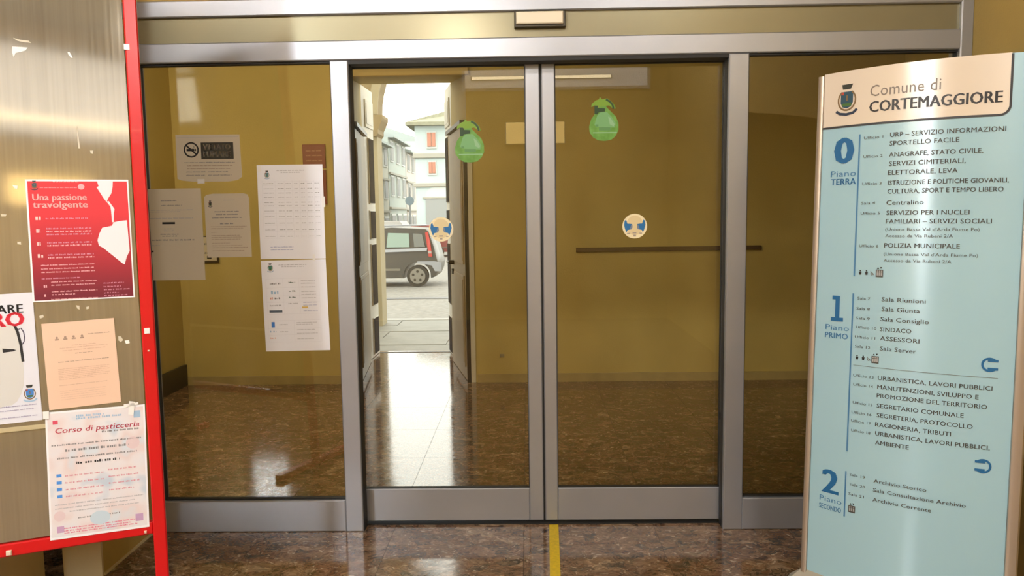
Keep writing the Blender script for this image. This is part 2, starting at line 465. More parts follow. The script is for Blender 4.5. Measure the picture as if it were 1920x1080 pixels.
e = empty('pendant_lamp', (-.59, -2.6, 2.85)); tag(e, 'white globe pendant lamp hanging in the porch ahead of the camera', 'lamp')
gl = MB(); NG = 16
vv = []; ff = []
for a in range(NG+1):
    for b in range(24):
        t = math.pi*a/NG; p = 2*math.pi*b/24; vv.append((.055*math.sin(t)*math.cos(p), .055*math.sin(t)*math.sin(p), .055*math.cos(t)))
for a in range(NG):
    for b in range(24): ff.append((a*24+b, (a+1)*24+b, (a+1)*24+(b+1) % 24, a*24+(b+1) % 24))
gl.add(vv, ff).build('globe', mat('pendant_globe', (1, .95, .88), .4, emis=P_PEND), e, smooth=True)
MB().cyl((0, 0, .053), (0, 0, .16), .022, 16).build('cap', ALU, e); MB().cyl((0, 0, .155), (0, 0, 1.55), .006, 8).build('cord', SEAL, e)
lamp('hall_ceiling_lamp', 'square lamp on the ceiling of the hall behind the glass', (.5, .5, .06), (-2.5, 1.0, 3.30), mat('hall_lamp_diffuser', (1, .86, .62), .5, emis=P_HALL))

HL = mat('hall_fill_diffuser', (1, .87, .62), .5, emis=40)  # for two unseen lamps added to brighten the hall walls
lamp('wall_lamp', 'added long fill lamp over the entrance inside the hall, towards the left corner', (.9, .06, .16), (-2.45, .20, 2.80), HL, axis='y')
lamp('wall_lamp', 'added long fill lamp inside the hall directly over the sliding doors', (.6, .06, .16), (-.35, .20, 2.80), HL, axis='y')

# ---- hall behind the glass
SOF0, SOF1 = 2.69, 2.80
OXL0, OXR0 = -1.60, -.585            # opening at the wall face
OXL1, OXR1 = -1.712, -.812           # opening at the outer end of the reveal
YO = 4.2
hb = MB()
hb.prism([(-3.3, YB), (OXL0, YB), (OXL1, YO), (OXL1, YO+.02), (-3.3, YO+.02)], 0, 3.45, 'z')
hb.prism([(OXR0, YB), (3.3, YB), (3.3, YO+.02), (OXR1, YO+.02), (OXR1, YO)], 0, 3.45, 'z')
hb.prism([(YB, SOF0), (YO+.02, SOF1), (YO+.02, 3.45), (YB, 3.45)], OXL1, OXR0, 'x')
st('wall_back', hb, OCHRE_H)
st('wall_hall_left', MB().box(-3.3, -3.16, .1, YB, 0, 3.45), OCHRE_H)
st('wall_hall_right', MB().box(3.16, 3.3, .1, YB, 0, 3.45), OCHRE_H)
st('ceiling_hall', MB().box(-3.3, 3.3, .1, YB, 3.36, 3.45), CEIL)
st('wall_hall_front', MB().box(-3.3, 3.3, .11, .16, 2.47, 3.36).box(-3.3, XL, .11, .16, 0, 2.47).box(XR, 3.3, .11, .16, 0, 2.47), OCHRE_H)
BB = mat('stone_skirting', (.42, .33, .15), .4, noise=.1)
st('baseboard_back', MB().box(-3.16, OXL0-.05, YB-.02, YB, 0, .075).box(OXR0+.06, 3.16, YB-.02, YB, 0, .075), BB)
st('baseboard_left', MB().box(-3.16, -3.135, .16, YB-.02, 0, .19), mat('black_skirting', (.02, .018, .014), .45))
st('trim_2', MB().bbox(OXL0-.03, OXR0+.03, YB-.03, YB, SOF0, SOF0+.072, .006), mat('pale_door_head', (.60, .46, .20), .6))

# inner and outer door leaves folded back in the doorway
WOOD = mat('beige_painted_door', (.36, .28, .165), .5, noise=.06, nscale=6)
WOOD2 = mat('pale_outer_door', (.62, .60, .54), .5, noise=.05, nscale=6)
IRON = mat('black_iron', (.01, .01, .012), .4, .3)
def leaf(name, p, q, z0, z1, mt, panels, side, dark=None, handle=False):
    """door leaf whose face runs from p to q (plan), thickness to the wall side"""
    p = Vector((*p, 0)); q = Vector((*q, 0)); L = (q-p).length; ang = math.atan2(q.y-p.y, q.x-p.x)
    e = empty(name, p, ang); e['kind'] = 'structure'
    s = side; t = .04
    MB().box(0, L, min(0, s*t), max(0, s*t), z0, z1).build('door_panel', mt, e)
    for (u0, u1, a, b, mm) in panels:
        y0 = -s*.012
        o = MB().bbox(u0*L, u1*L, min(0, y0), max(0, y0), a, b, .006).build('moulding', mt, e)
        y1 = -s*.004
        k = .008 if mm else .035; MB().box(u0*L+k, u1*L-k, min(y0, y0+y1), max(y0, y0+y1), a+k, b-k).build('inset', mm or mt, e)
    if handle:
        h = MB(); ux = L*.80; zz = 1.03
        h.cyl((ux, 0, zz), (ux, -s*.05, zz), .022, 16); h.cyl((ux, -s*.045, zz), (ux+.12, -s*.045, zz), .011, 10)
        h.cyl((ux, 0, zz-.09), (ux, -s*.02, zz-.09), .026, 16)
        h.build('handle', IRON, e)
    return e
leaf('door_1', (OXL0+.03, YB+.02), (OXL1+.03, YO-.02), .005, 2.27, WOOD, [(.08, .92, .12, .95, None), (.08, .92, 1.05, 2.18, None)], 1)
leaf('door_1', (OXR0-.03, YB+.02), (OXR1-.03, YO-.02), .005, 2.27, WOOD, [(.08, .72, .12, .95, None), (.08, .72, 1.05, 2.18, None)], -1, handle=True)
gap = MB().box(OXL0-.002, OXL0+.03, YB-.004, YB+.02, 0, 2.29).box(OXR0-.032, OXR0+.004, YB-.006, YB+.02, 0, 2.29)  # solid dark strips stand in for the black gaps round the inner leaves
gap.prism([(OXL0, YB+.02), (OXL1, YO-.02), (OXL1+.06, YO-.02), (OXL0+.06, YB+.02)], 2.28, 2.315, 'z')
gap.prism([(OXR0, YB+.02), (OXR1, YO-.02), (OXR1-.06, YO-.02), (OXR0-.06, YB+.02)], 2.28, 2.315, 'z')
st('gap_strip', gap, IRON)
st('trim_4', MB().box(OXR0+.004, OXR0+.045, YB-.012, YB, 0, 2.30).box(OXL0-.045, OXL0-.002, YB-.012, YB, 0, 2.30), WOOD2)
xl2 = yat(704, 400, 4.72)[0]; xr2 = yat(838.5, 400, 4.72)[0]
DARKP = mat('dark_door_glass', (.012, .013, .018), .8, spec=.08)
pan = [(.25, .95, 2.40, 2.68, None), (.42, .88, 1.62, 2.30, DARKP), (.42, .88, 1.25, 1.55, DARKP), (.42, .88, .55, 1.2, DARKP), (.42, .88, .03, .42, DARKP)]
leaf('door_3', (OXL1, YO+.02), (xl2, 4.72), .005, 2.80, WOOD2, pan, 1)
leaf('door_3', (OXR1, YO+.02), (xr2, 4.72), .005, 2.80, WOOD2, pan, -1)

# wall things in the hall
o = MB().bbox(.358, 1.965, YB-.03, YB, 1.155, 1.192, .004).build('wall_rail', mat('dark_wood_rail', (.11, .065, .03), .5), None)
tag(o, 'long thin dark wooden rail on the hall back wall behind the right door', 'rail')
def small_sign(z0, z1, label):
    e = empty('wall_sign', (-1.917, YB-.005, (z0+z1)/2)); tag(e, label, 'sign')
    hh = (z1-z0)/2
    MB().bbox(-.1, .1, -.012, 0, -hh, hh, .003).build('plate', mat('dark_red_sign', (.19, .012, .010), .45), e)
    t = MB(); T = mat('sign_text', (.50, .22, .16), .5)
    for k in range(4): t.words(-.07, .07, hh-.06-k*.042, .010, -.0135, T, k, .3)
    t.build('lettering', T, e)
small_sign(1.915, 2.122, 'upper dark red wall sign seen through the left pane beside the timetable')
small_sign(1.60, 1.90, 'lower dark red wall sign mostly hidden behind the white timetable')
e = empty('socket_plate', (-.045-.0, YB, .24)); tag(e, 'tiny grey socket low on the yellow hall wall near the doorway', 'socket')
MB().bbox(-.28, -.24, -.01, 0, -.015, .015, .002).build('plate', mat('socket_grey', (.30, .26, .16), .5), e)
e = empty('framed_notice', (-2.93, YB-.0, 1.22)); tag(e, 'small framed notice low on the hall wall under the left papers', 'notice')
MB().bbox(-.13, .13, -.02, 0, -.12, .12, .004).build('frame', mat('dark_frame', (.05, .03, .01), .5), e)
MB().box(-.115, .115, -.024, -.02, -.10, .11).build('paper', WARMW, e)
t = MB(); t.words(-.09, .09, .04, .02, -.0245, GINK, 3, .3); t.words(-.09, .09, -.04, .02, -.0245, GINK, 4, .3); t.rect(-.09, -.05, -.085, -.055, -.0245, INK); t.rect(.03, .07, -.085, -.055, -.0245, INK)
t.build('print', None, e)

# ------------------------------------------------------------------ glazed entrance screen
ML0, ML1, MR0, MR1 = -.9452, -.8625, .8387, .9271
ZB, ZT, ZH1, ZH2, ZH3 = .1526, 2.19, 2.2774, 2.389, 2.462
scr = empty('window_4', (0, 0, 0)); struct(scr)
MB().bbox(XL, XR, -.004, .09, ZT, ZH1, .005).build('head_beam', ALU, scr)
MB().bbox(XL, XR, -.006, .09, ZH2, ZH3, .005).build('top_beam', ALU, scr)
MB().box(XL+.01, 1.845, .012, .07, ZH1, ZH2).build('cover_panel', ALU_IN, scr)
MB().bbox(1.845, XR, -.008, .09, 0, ZH3, .005).build('post', ALU, scr)
MB().bbox(XL, XL+.05, 0, .07, 0, ZT, .004).build('post', ALU, scr)
for a, b in ((ML0, ML1), (MR0, MR1)):
    m = MB().bbox(a, b, 0, .07, 0, ZT, .004); m.build('mullion', ALU, scr)
for a, b in ((XL+.05, ML0), (MR1, 1.845)):
    MB().bbox(a, b, .001, .065, 0, ZB, .004).build('bottom_rail', ALU, scr)
    MB().box(a, b, .030, .038, ZB, ZT).build('pane', GLASS, scr)
    MB().box(a, b, .020, .048, ZB, ZB+.006).box(a, b, .010, .048, ZT-.008, ZT).box(a, a+.005, .018, .048, ZB, ZT).box(b-.004, b, .018, .048, ZB, ZT).build('seal', SEAL, scr)
MB().box(ML1, ML1+.003, .006, .075, 0, ZT).box(MR0-.002, MR0, .03, .075, 0, ZT).box(ML1, MR0, .004, .084, ZT-.016, ZT).build('seal', SEAL, scr)
MB().box(ML1, MR0, .076, .135, 0, .006).build('floor_guide', SEAL, scr)  # black guide strip, doubling as the painted shadow line under the leaves

LY = .085
lz0 = .014; lzr = yat(760, 917, LY)[2]; lzt = yat(760, 124, LY)[2]; lztop = yat(760, 116, LY)[2]
def sliding(x0, x1, s0, s1, label):
    e = empty('sliding_door', ((x0+x1)/2, LY, lz0)); tag(e, label, 'door')
    c = (x0+x1)/2
    def L(mb): return mb.map(lambda x, y, z: (x-c, y-LY, z-lz0))
    L(MB().bbox(x0, x0+s0, LY, LY+.04, lz0, lztop, .004)).build('stile', ALU, e)
    L(MB().bbox(x1-s1, x1, LY, LY+.04, lz0, lztop, .004)).build('stile', ALU, e)
    L(MB().bbox(x0+s0, x1-s1, LY+.001, LY+.04, lz0, lzr, .004)).build('bottom_rail', ALU, e)
    L(MB().bbox(x0+s0, x1-s1, LY+.001, LY+.04, lzt, lztop, .003)).build('top_rail', ALU, e)
    L(MB().box(x0+s0, x1-s1, LY+.016, LY+.024, lzr, lzt)).build('pane', GLASS, e)
    L(MB().box(x0+s0, x1-s1, LY+.006, LY+.03, lzr, lzr+.004).box(x0+s0, x1-s1, LY+.004, LY+.03, lzt-.005, lzt)
      .box(x0+s0, x0+s0+.003, LY+.006, LY+.03, lzr, lzt).box(x1-s1-.003, x1-s1, LY+.006, LY+.03, lzr, lzt)).build('seal', SEAL, e)
    return e, L
sx = yat(1017, 540, LY)[0]
aL = yat(988, 500, LY)[0]; aR = yat(1043, 500, LY)[0]
dl, _ = sliding(-.945, sx-.0045, .075, sx-.0045-aL, 'left sliding glass door leaf, closed, with the street seen through it')
dr, Ld = sliding(sx+.0045, .915, aR-sx-.0045, .075, 'right sliding glass door leaf, closed, with a wooden rail seen through it')
Ld(MB().bbox(.832, .838, LY-.012, LY+.003, .51, .545, .001)).build('lock', SEAL, dr)
struct(MB().box(sx-.004, sx+.004, LY+.01, LY+.03, .01, lztop).build('trim_5', SEAL))

e = empty('motion_sensor', (0, .012, 2.349)); tag(e, 'cream rectangular motion sensor with dark edge on the head beam', 'sensor')
MB().bbox(-.114, .114, -.03, 0, -.034, .034, .003).build('housing', mat('dark_sensor_edge', (.05, .04, .02), .4), e)
MB().bbox(-.105, .102, -.045, -.028, -.022, .030, .004).build('cover', mat('cream_plastic', (.86, .78, .62), .4), e)

# stickers on the glass
GY = LY+.016
DISC = mat('cream_sticker', (.88, .78, .52), .5); DISC2 = mat('tan_sticker', (.74, .62, .36), .5)
def mask_sticker(px, py, label):
    c = yat(px, py, GY); e = empty('round_sticker', (c[0], GY, c[2])); tag(e, label, 'sticker')
    r = .0575
    MB().prism([(r*math.cos(2*math.pi*i/40), r*math.sin(2*math.pi*i/40)) for i in range(40)], -.0012, -.0002, 'y').build('disc', DISC, e)
    t = MB(); t.disc(0, .004, r*.80, -.0014, DISC2, 32, .86)
    t.build('inner_field', None, e)
    hb = MB()
    for s in (-1, 1):
        P = [(.047, .026), (.050, .006), (.045, -.014), (.038, -.030), (.033, -.018), (.014, -.014), (.010, -.004), (.012, .010), (.026, .012), (.034, .012), (.040, .030)]
        hb.poly([(s*a, b) for a, b in (P if s > 0 else P[::-1])][::-1], -.0016, mat('sticker_blue', (.015, .16, .42), .5))
        hb.poly([(s*a, b) for a, b in ([(.013, -.012), (.010, .004), (.016, .008), (.022, -.012)] if s > 0 else [(.013, -.012), (.010, .004), (.016, .008), (.022, -.012)][::-1])][::-1], -.0018, mat('sticker_slate', (.20, .24, .32), .5))
    hb.build('hands', None, e)
    g = MB(); g.rect(-.010, .008, -.034, -.028, -.0016, mat('sticker_grey', (.38, .32, .28), .6)); g.rect(-.006, .006, -.048, -.040, -.0016, mat('sticker_grey', (.38, .32, .28), .6)); g.rect(-.036, -.022, -.036, -.031, -.0016, mat('sticker_grey', (.38, .32, .28), .6)); g.rect(.022, .034, -.036, -.031, -.0016, mat('sticker_grey', (.38, .32, .28), .6))
    g.build('small_marks', None, e)
mask_sticker(827, 430, 'round cream sticker with two blue hands on the left sliding door')
mask_sticker(1190, 424, 'round cream sticker with two blue hands on the right sliding door')

GRN = blotch_mat('green_sticker', [(.10, .28, .03), (.16, .38, .07)], 30)
def green_sticker(px, py, label):
    c = yat(px, py, GY); e = empty('green_sticker', (c[0], GY, c[2])); tag(e, label, 'sticker')
    s = 1/1420*3.56
    def S(pts): return [(a*s, b*s) for a, b in pts]
    body = [(-8, 26), (-14, 14), (-23, 2), (-27, -12), (-26, -22), (-20, -31), (-10, -37), (2, -38), (14, -36), (22, -29), (27, -19), (27, -6), (22, 6), (13, 15), (6, 22), (3, 27)]
    MB().prism(S(body[::-1]), -.0012, -.0002, 'y').build('body', GRN, e)
    crown = [(-8, 24), (-16, 27), (-23, 23), (-22, 29), (-15, 35), (-9, 37), (-7, 42), (-3, 37), (6, 39), (13, 34), (19, 28), (22, 20), (17, 20), (10, 26), (3, 25)]
    MB().prism(S(crown[::-1]), -.0018, -.0008, 'y').build('leaves', mat('leaf_green', (.18, .34, .02), .5), e)
    d = MB(); dk = mat('dark_green_print', (.012, .05, .01), .5)
    d.poly(S([(-17, 26), (-11, 26), (-11, 22), (2, 21), (2, 15), (-9, 14), (-12, 10), (-17, 11)][::-1]), -.0021, dk)
    d.strip(S([(4, 37), (11, 33), (16, 27), (18, 20)]), 3.4*s, -.0021, dk)
    d.build('knot', None, e)
    g = MB(); pale = mat('pale_green_print', (.26, .48, .26), .5); mid = mat('mid_green_print', (.10, .27, .09), .5)
    g.poly(S([(-12, 8), (-17, -8), (-14, -12), (20, -14), (22, -6), (14, 6), (6, 14), (-6, 14)][::-1]), -.0015, mat('soft_green_print', (.17, .40, .16), .5))
    g.poly(S([(8, 6), (12, 4), (20, -8), (18, -12), (11, -8)][::-1]), -.0017, pale)
    g.rect(-9*s, 12*s, -19*s, -13*s, -.0017, mid); g.rect(-15*s, -10*s, -12*s, -8*s, -.0017, mid)
    g.rect(-20*s, 24*s, -24*s, -22*s, -.0017, pale)
    g.build('print', None, e)
green_sticker(880, 266, 'green pear-shaped sticker on the left sliding door, beside the doorway')
green_sticker(1132, 225, 'green pear-shaped sticker high on the right sliding door')

# yellow floor tape
p0, p1, p2, p3 = zat(1030, 984), zat(1047, 984), zat(1051, 1079), zat(1031, 1079)
kL = (p3-p0)/(p0[1]-p3[1]); kR = (p2-p1)/(p1[1]-p2[1])
yy = -2.0
a = p0; b = p1; c = p1+kR*(p1[1]-yy); d = p0+kL*(p0[1]-yy)
m = MB(); v = [(q[0], q[1], .0006) for q in (a, b, c, d)]+[(q[0], q[1], .0016) for q in (a, b, c, d)]
m.add(v, [(0, 1, 2, 3), (7, 6, 5, 4), (0, 4, 5, 1), (1, 5, 6, 2), (2, 6, 7, 3), (3, 7, 4, 0)])
tag(m.build('floor_tape', mat('yellow_tape', (.64, .44, .008), .5, noise=.15, nscale=60)), 'strip of yellow tape running over the marble floor to the doors', 'tape')

# ------------------------------------------------------------------ sheets of paper
def place(o, M): o.matrix_world = M
class Sheet:
    """a paper; local x to the right, z up, origin at its lower left corner, front at y=0"""
    def __init__(s, name, label, cat, M, w_, h_, m, outline=None, curl=None, group=None, th=.0008):
        s.w, s.h = w_, h_; s.curl = curl or (lambda x, z: 0.)
        mb = MB(); N = 10
        if outline is None:
            vv = []; ff = []
            for k in range(2):
                for j in range(N+1):
                    for i in range(N+1):
                        x, z = w_*i/N, h_*j/N; vv.append((x, k*th+s.curl(x, z), z))
            W = N+1
            for j in range(N):
                for i in range(N):
                    q = j*W+i; ff.append((q, q+1, q+W+1, q+W)); r = q+W*W; ff.append((r, r+W, r+W+1, r+1))
            for i in range(N):
                ff.append((i, i+W*W, i+1+W*W, i+1)); q = N*W+i; ff.append((q, q+1, q+1+W*W, q+W*W))
                q = i*W; ff.append((q, q+W, q+W+W*W, q+W*W)); q = i*W+N; ff.append((q, q+W*W, q+W+W*W, q+W))
            mb.add(vv, ff)
        else:
            mb.prism([(a*w_, b*h_) for a, b in outline], 0, th, 'y')
        s.o = mb.build(name, m); tag(s.o, label, cat, group); place(s.o, M)
        s.k = 0
    def pr(s, name, fn):
        """a printed layer, its shapes given in fractions: x from the left, t from the top"""
        mb = MB(); mb.auto = True; s.k += 1
        fn(mb, s.w, s.h); off = -.0004*s.k
        mb.map(lambda x, y, z: (x, off+y+s.curl(x, z), z))
        return mb.split(name, s.o)
def lines(mb, w_, h_, x0, x1, ts, hh, m, seed=1, mean=.12, fills=None, c=False):
    mb.begin('text_block')
    for i, t in enumerate(ts):
        f = fills[i % len(fills)] if fills else 1.
        a, b = x0, x0+(x1-x0)*f
        if c: mid = (x0+x1)/2; a, b = mid-(x1-x0)*f/2, mid+(x1-x0)*f/2
        mb.words(a*w_, b*w_, (1-t)*h_, hh*h_, 0, m, seed*31+i, mean)
    mb.end()
def emblem(mb, w_, h_, cx, t, sz, y=0, shield=None, blue=None):
    """town emblem: crown, shield, wreath and ribbon"""
    mb.begin('emblem'); cz = (1-t)*h_; cx = cx*w_; s = sz*h_
    dk = mat('emblem_dark', (.03, .035, .03), .5); sh = shield or mat('emblem_shield', (.02, .07, .11), .5)
    gr = mat('emblem_green', (.06, .14, .03), .5); br = mat('emblem_wreath', (.20, .12, .05), .5); bl = blue or mat('emblem_ribbon', (.02, .035, .07), .5)
    mb.poly([(cx-.14*s, cz+.36*s), (cx+.12*s, cz+.36*s), (cx+.19*s, cz+.52*s), (cx-.17*s, cz+.52*s)], y, dk)
    mb.poly([(cx-.20*s, cz+.28*s), (cx-.20*s, cz-.08*s), (cx-.14*s, cz-.22*s), (cx, cz-.27*s), (cx+.14*s, cz-.22*s), (cx+.20*s, cz-.08*s), (cx+.20*s, cz+.28*s)], y, sh)
    mb.rect(cx-.15*s, cx+.15*s, cz-.20*s, cz-.10*s, y-.0002, gr)
    mb.rect(cx-.02*s, cx+.03*s, cz-.02*s, cz+.16*s, y-.0002, br); mb.rect(cx-.18*s, cx-.10*s, cz+.18*s, cz+.27*s, y-.0002, mat('emblem_red', (.45, .06, .03), .5))
    mb.ringflat(cx, cz, .30*s, .36*s, y, br, math.radians(-235), math.radians(55), 18, .85)
    mb.strip([(cx-.34*s, cz-.34*s), (cx-.22*s, cz-.43*s), (cx, cz-.47*s), (cx+.22*s, cz-.43*s), (cx+.34*s, cz-.32*s)], .09*s, y, bl)
    mb.end()

def screen_M(px, py, y, rot=0.):
    c = yat(px, py, y)
    return Matrix.Translation(Vector((c[0], y, c[2]))) @ Matrix.Rotation(-rot, 4, 'Y')
# 1 timetable, outside of the left pane
def quad_sheet(tl, tr, br, bl, y, **k):
    TL, TR, BR, BL = [yat(*q, y) for q in (tl, tr, br, bl)]
    wv = (TR-TL+BR-BL)/2; hv = (TL-BL+TR-BR)/2
    w_ = float(np.hypot(wv[0], wv[2])); h_ = float(np.hypot(hv[0], hv[2])); rot = math.atan2(wv[2], wv[0])
    M = Matrix.Translation(Vector((BL[0], y, BL[2]))) @ Matrix.Rotation(-rot, 4, 'Y')
    return Sheet(M=M, w_=w_, h_=h_, **k)
YO_ = .0285
S = quad_sheet((480, 309), (603, 308), (611, 484), (489, 486), YO_, name='timetable_sheet', label='white timetable sheet with a grid of figures, taped outside the left pane', cat='paper', m=WHITE)
def f(mb, w_, h_):
    emblem(mb, w_, h_, .15, .105, .085, shield=mat('emblem_teal', (.10, .24, .26), .5), blue=mat('emblem_pale', (.35, .45, .62), .5))
    lines(mb, w_, h_, .30, .72, [.065, .085], .010, LINK, 2, .10, [1, .7], True)
    xs = [.10, .30, .42, .54, .66, .77, .88]; ts = [.20, .255, .30, .345, .40, .435, .49, .55, .62, .69, .76]
    cols = [(.09, .24), (.31, .40), (.43, .51), (.56, .61), (.66, .72), (.76, .84), (.87, .94)]
    mb.begin('figures')
    for i, t in enumerate(ts):
        for j, (a, b) in enumerate(cols):
            mb.words(a*w_, b*w_, (1-t)*h_, .008*h_, 0, GINK if (i*3+j*5) % 4 == 0 else LINK, i*9+j, .45)
    mb.begin('grid')
    for t in [.175]+[q+.018 for q in ts]: mb.rect(.07*w_, .95*w_, (1-t)*h_-.0002, (1-t)*h_+.0002, 0, mat('hairline', (.6, .6, .66), .6))
    for a in (.07, .27, .41, .53, .64, .745, .86, .95): mb.rect(a*w_-.0002, a*w_+.0002, (1-.778)*h_, (1-.165)*h_, 0, mat('hairline', (.6, .6, .66), .6))
    mb.end()
    lines(mb, w_, h_, .16, .51, [.875, .905], .009, mat('link_ink', (.35, .38, .60), .6), 5, .2)
S.pr('print', f)
t = MB(); t.rect(.0, .02, S.h-.03, S.h-.002, -.0012, TAPE).rect(S.w*.80, S.w*.84, -.012, .02, -.0012, TAPE).rect(S.w-.008, S.w+.006, S.h*.55, S.h*.66, -.0012, TAPE); t.build('tape', None, S.o)
# 2 table of logos
S = quad_sheet((490, 489), (611, 486), (620, 656), (499, 659), YO_, name='table_sheet', label='white sheet with a table of small coloured marks, below the timetable on the left pane', cat='paper', m=WHITE)
def f(mb, w_, h_):
    emblem(mb, w_, h_, .14, .08, .095, shield=mat('emblem_green2', (.05, .20, .14), .5), blue=mat('emblem_pale', (.35, .45, .62), .5))
    lines(mb, w_, h_, .27, .70, [.055, .075], .010, LINK, 2, .10, [1, .8], True)
    dg = mat('dark_mark', (.06, .12, .10), .6)
    for t in (.25, .345, .415): mb.words(.41*w_, .51*w_, (1-t)*h_, .015*h_, 0, dg, int(t*100), .5)
    mb.words(.12*w_, .28*w_, (1-.262)*h_, .018*h_, 0, GINK, 3, .5); mb.words(.13*w_, .26*w_, (1-.365)*h_, .036*h_, 0, PBLUE, 4, .6)
    mb.words(.11*w_, .17*w_, (1-.425)*h_, .03*h_, 0, mat('salmon', (.74, .40, .34), .6), 5, .9); mb.words(.18*w_, .27*w_, (1-.425)*h_, .022*h_, 0, GINK, 6, .6)
    mb.words(.10*w_, .28*w_, (1-.50)*h_, .016*h_, 0, LINK, 7, .4); mb.rect(.09*w_, .29*w_, (1-.572)*h_, (1-.545)*h_, 0, mat('slate_mark', (.08, .11, .15), .6))
    mb.words(.39*w_, .54*w_, (1-.48)*h_, .012*h_, 0, LINK, 8, .5)
    lines(mb, w_, h_, .60, .82, [.23, .26, .30, .35, .38, .42], .008, LINK, 9, .3)
    mb.rect(.60*w_, .69*w_, (1-.53)*h_, (1-.51)*h_, 0, mat('amber_mark', (.75, .52, .16), .6)); lines(mb, w_, h_, .62, .84, [.47, .50, .56], .008, mat('link_ink', (.35, .38, .60), .6), 12, .3)
    mb.rect(.11*w_, .16*w_, (1-.735)*h_, (1-.675)*h_, 0, BLUE); mb.words(.08*w_, .18*w_, (1-.79)*h_, .02*h_, 0, PBLUE, 14, .4)
    mb.words(.08*w_, .17*w_, (1-.86)*h_, .016*h_, 0, mat('salmon', (.74, .40, .34), .6), 15, .4)
    lines(mb, w_, h_, .23, .36, [.71, .79], .010, LINK, 16, .5); lines(mb, w_, h_, .50, .82, [.69, .71, .77, .81, .87], .008, LINK, 18, .2, [1, .8, .9])
    hl = mat('hairline', (.6, .6, .66), .6)
    mb.begin('grid')
    for t in (.20, .30, .39, .46, .59, .66, .75, .82, .90): mb.rect(.06*w_, .88*w_, (1-t)*h_-.0002, (1-t)*h_+.0002, 0, hl)
    for a, b, c_ in ((.06, .2, .59), (.32, .2, .59), (.57, .2, .59), (.88, .2, .9), (.06, .66, .9), (.46, .66, .9)): mb.rect(a*w_-.0002, a*w_+.0002, (1-c_)*h_, (1-b)*h_, 0, hl)
    mb.end()
S.pr('print', f)
# papers on the hall side of the left pane
YI = YO_
S = quad_sheet((262, 354), (378, 353), (384, 524), (272, 526), YI, name='notice_sheet', label='large tan notice sheet with a black bar, beside the red post', cat='paper', m=WARMW)
def f(mb, w_, h_):
    lines(mb, w_, h_, .34, .60, [.135, .185], .011, GINK, 1, .3, [1, 1.3]); lines(mb, w_, h_, .04, .85, [.235, .255], .010, LINK, 3, .1, [1, .75])
    lines(mb, w_, h_, .04, .85, [.325], .011, LINK, 5, .08); mb.rect(.34*w_, .55*w_, (1-.385)*h_, (1-.362)*h_, 0, INK)
    lines(mb, w_, h_, .36, .52, [.44, .46], .01, LINK, 6, .3); lines(mb, w_, h_, .30, .60, [.50, .52], .012, GINK, 7, .25, [1, .8], True)
    lines(mb, w_, h_, .04, .85, [.565], .016, GINK, 9, .10); lines(mb, w_, h_, .06, .28, [.62], .01, LINK, 10, .3); mb.rect(.08*w_, .17*w_, (1-.69)*h_, (1-.672)*h_, 0, INK)
    emblem(mb, w_, h_, .07, .15, .08)
S.pr('print', f)
curlA = lambda x, z: .006*max(0., x/.21-.7)**2/.09
S = quad_sheet((386, 364), (468, 362), (474, 482), (389, 483), YI, name='notice_sheet', label='small tan notice sheet with rounded top, right of the large tan notice', cat='paper', m=WARMW,
               outline=[(0, 0), (1, 0), (1, .93), (.97, .98), (.88, 1), (.2, 1), (.06, .985), (0, .95)])
def f(mb, w_, h_):
    emblem(mb, w_, h_, .13, .16, .10, shield=mat('emblem_black', (.03, .03, .03), .5)); lines(mb, w_, h_, .42, .68, [.11], .012, LINK, 1, .3)
    lines(mb, w_, h_, .16, .82, [.29, .335, .385], .018, GINK, 2, .2, [.85, .75, 1], True); lines(mb, w_, h_, .33, .62, [.48], .022, GINK, 4, .3)
    lines(mb, w_, h_, .12, .92, [.52, .55, .61, .66, .69, .72, .78, .82, .85, .90], .010, BINK, 5, .12, [1, .9, .15, .8, .85, .8, .5, .85])
S.pr('print', f)
S = quad_sheet((331, 253), (452, 252), (455, 340), (333, 341), YI, name='no_smoking_sign', label='black and white no-smoking notice on the left pane, above the tan papers', cat='sign', m=WARMW,
               outline=[(0, .07), (.06, .03), (.25, 0), (.78, 0), (.93, .03), (1, .10), (.985, 1), (0, 1)])
def f(mb, w_, h_):
    cx, cz, r = .235*w_, (1-.32)*h_, .165*h_
    mb.ringflat(cx, cz, r*.80, r, 0, INK)
    mb.begin('cigarette_symbol'); mb.rect(cx-.62*r, cx+.42*r, cz-.16*r, cz+.14*r, 0, INK); mb.rect(cx+.48*r, cx+.62*r, cz-.16*r, cz+.14*r, 0, INK)
    mb.strip([(cx+.52*r, cz+.22*r), (cx+.30*r, cz+.38*r), (cx+.45*r, cz+.52*r)], .10*r, 0, GINK)
    mb.strip([(cx-.62*r, cz+.55*r), (cx+.62*r, cz-.55*r)], .20*r, -.0003, INK); mb.end()
    mb.rect(.385*w_, .885*w_, (1-.52)*h_, (1-.165)*h_, 0, mat('sign_dark_field', (.05, .045, .035), .5))
    mb.text('VIETATO', .42*w_, (1-.315)*h_, -.0004, h=.115*h_, width=.42*w_, m=WARMW, bold=.03); mb.text('FUMARE', .42*w_, (1-.475)*h_, -.0004, h=.125*h_, width=.42*w_, m=WARMW, bold=.03)
    lines(mb, w_, h_, .12, .90, [.60], .022, GINK, 1, .1); lines(mb, w_, h_, .16, .86, [.665, .73], .018, BINK, 2, .1, [1, .95])
    lines(mb, w_, h_, .14, .44, [.80, .87], .022, GINK, 4, .3); lines(mb, w_, h_, .48, .86, [.80, .87], .022, GINK, 6, .3, [.8, .95])
    mb.rect(.02*w_, .965*w_, (1-.055)*h_, (1-.05)*h_, 0, LINK)
S.pr('print', f)
t = MB(); t.rect(S.w*.31, S.w*.42, -.008, .012, -.0015, TAPE); t.build('tape', None, S.o)

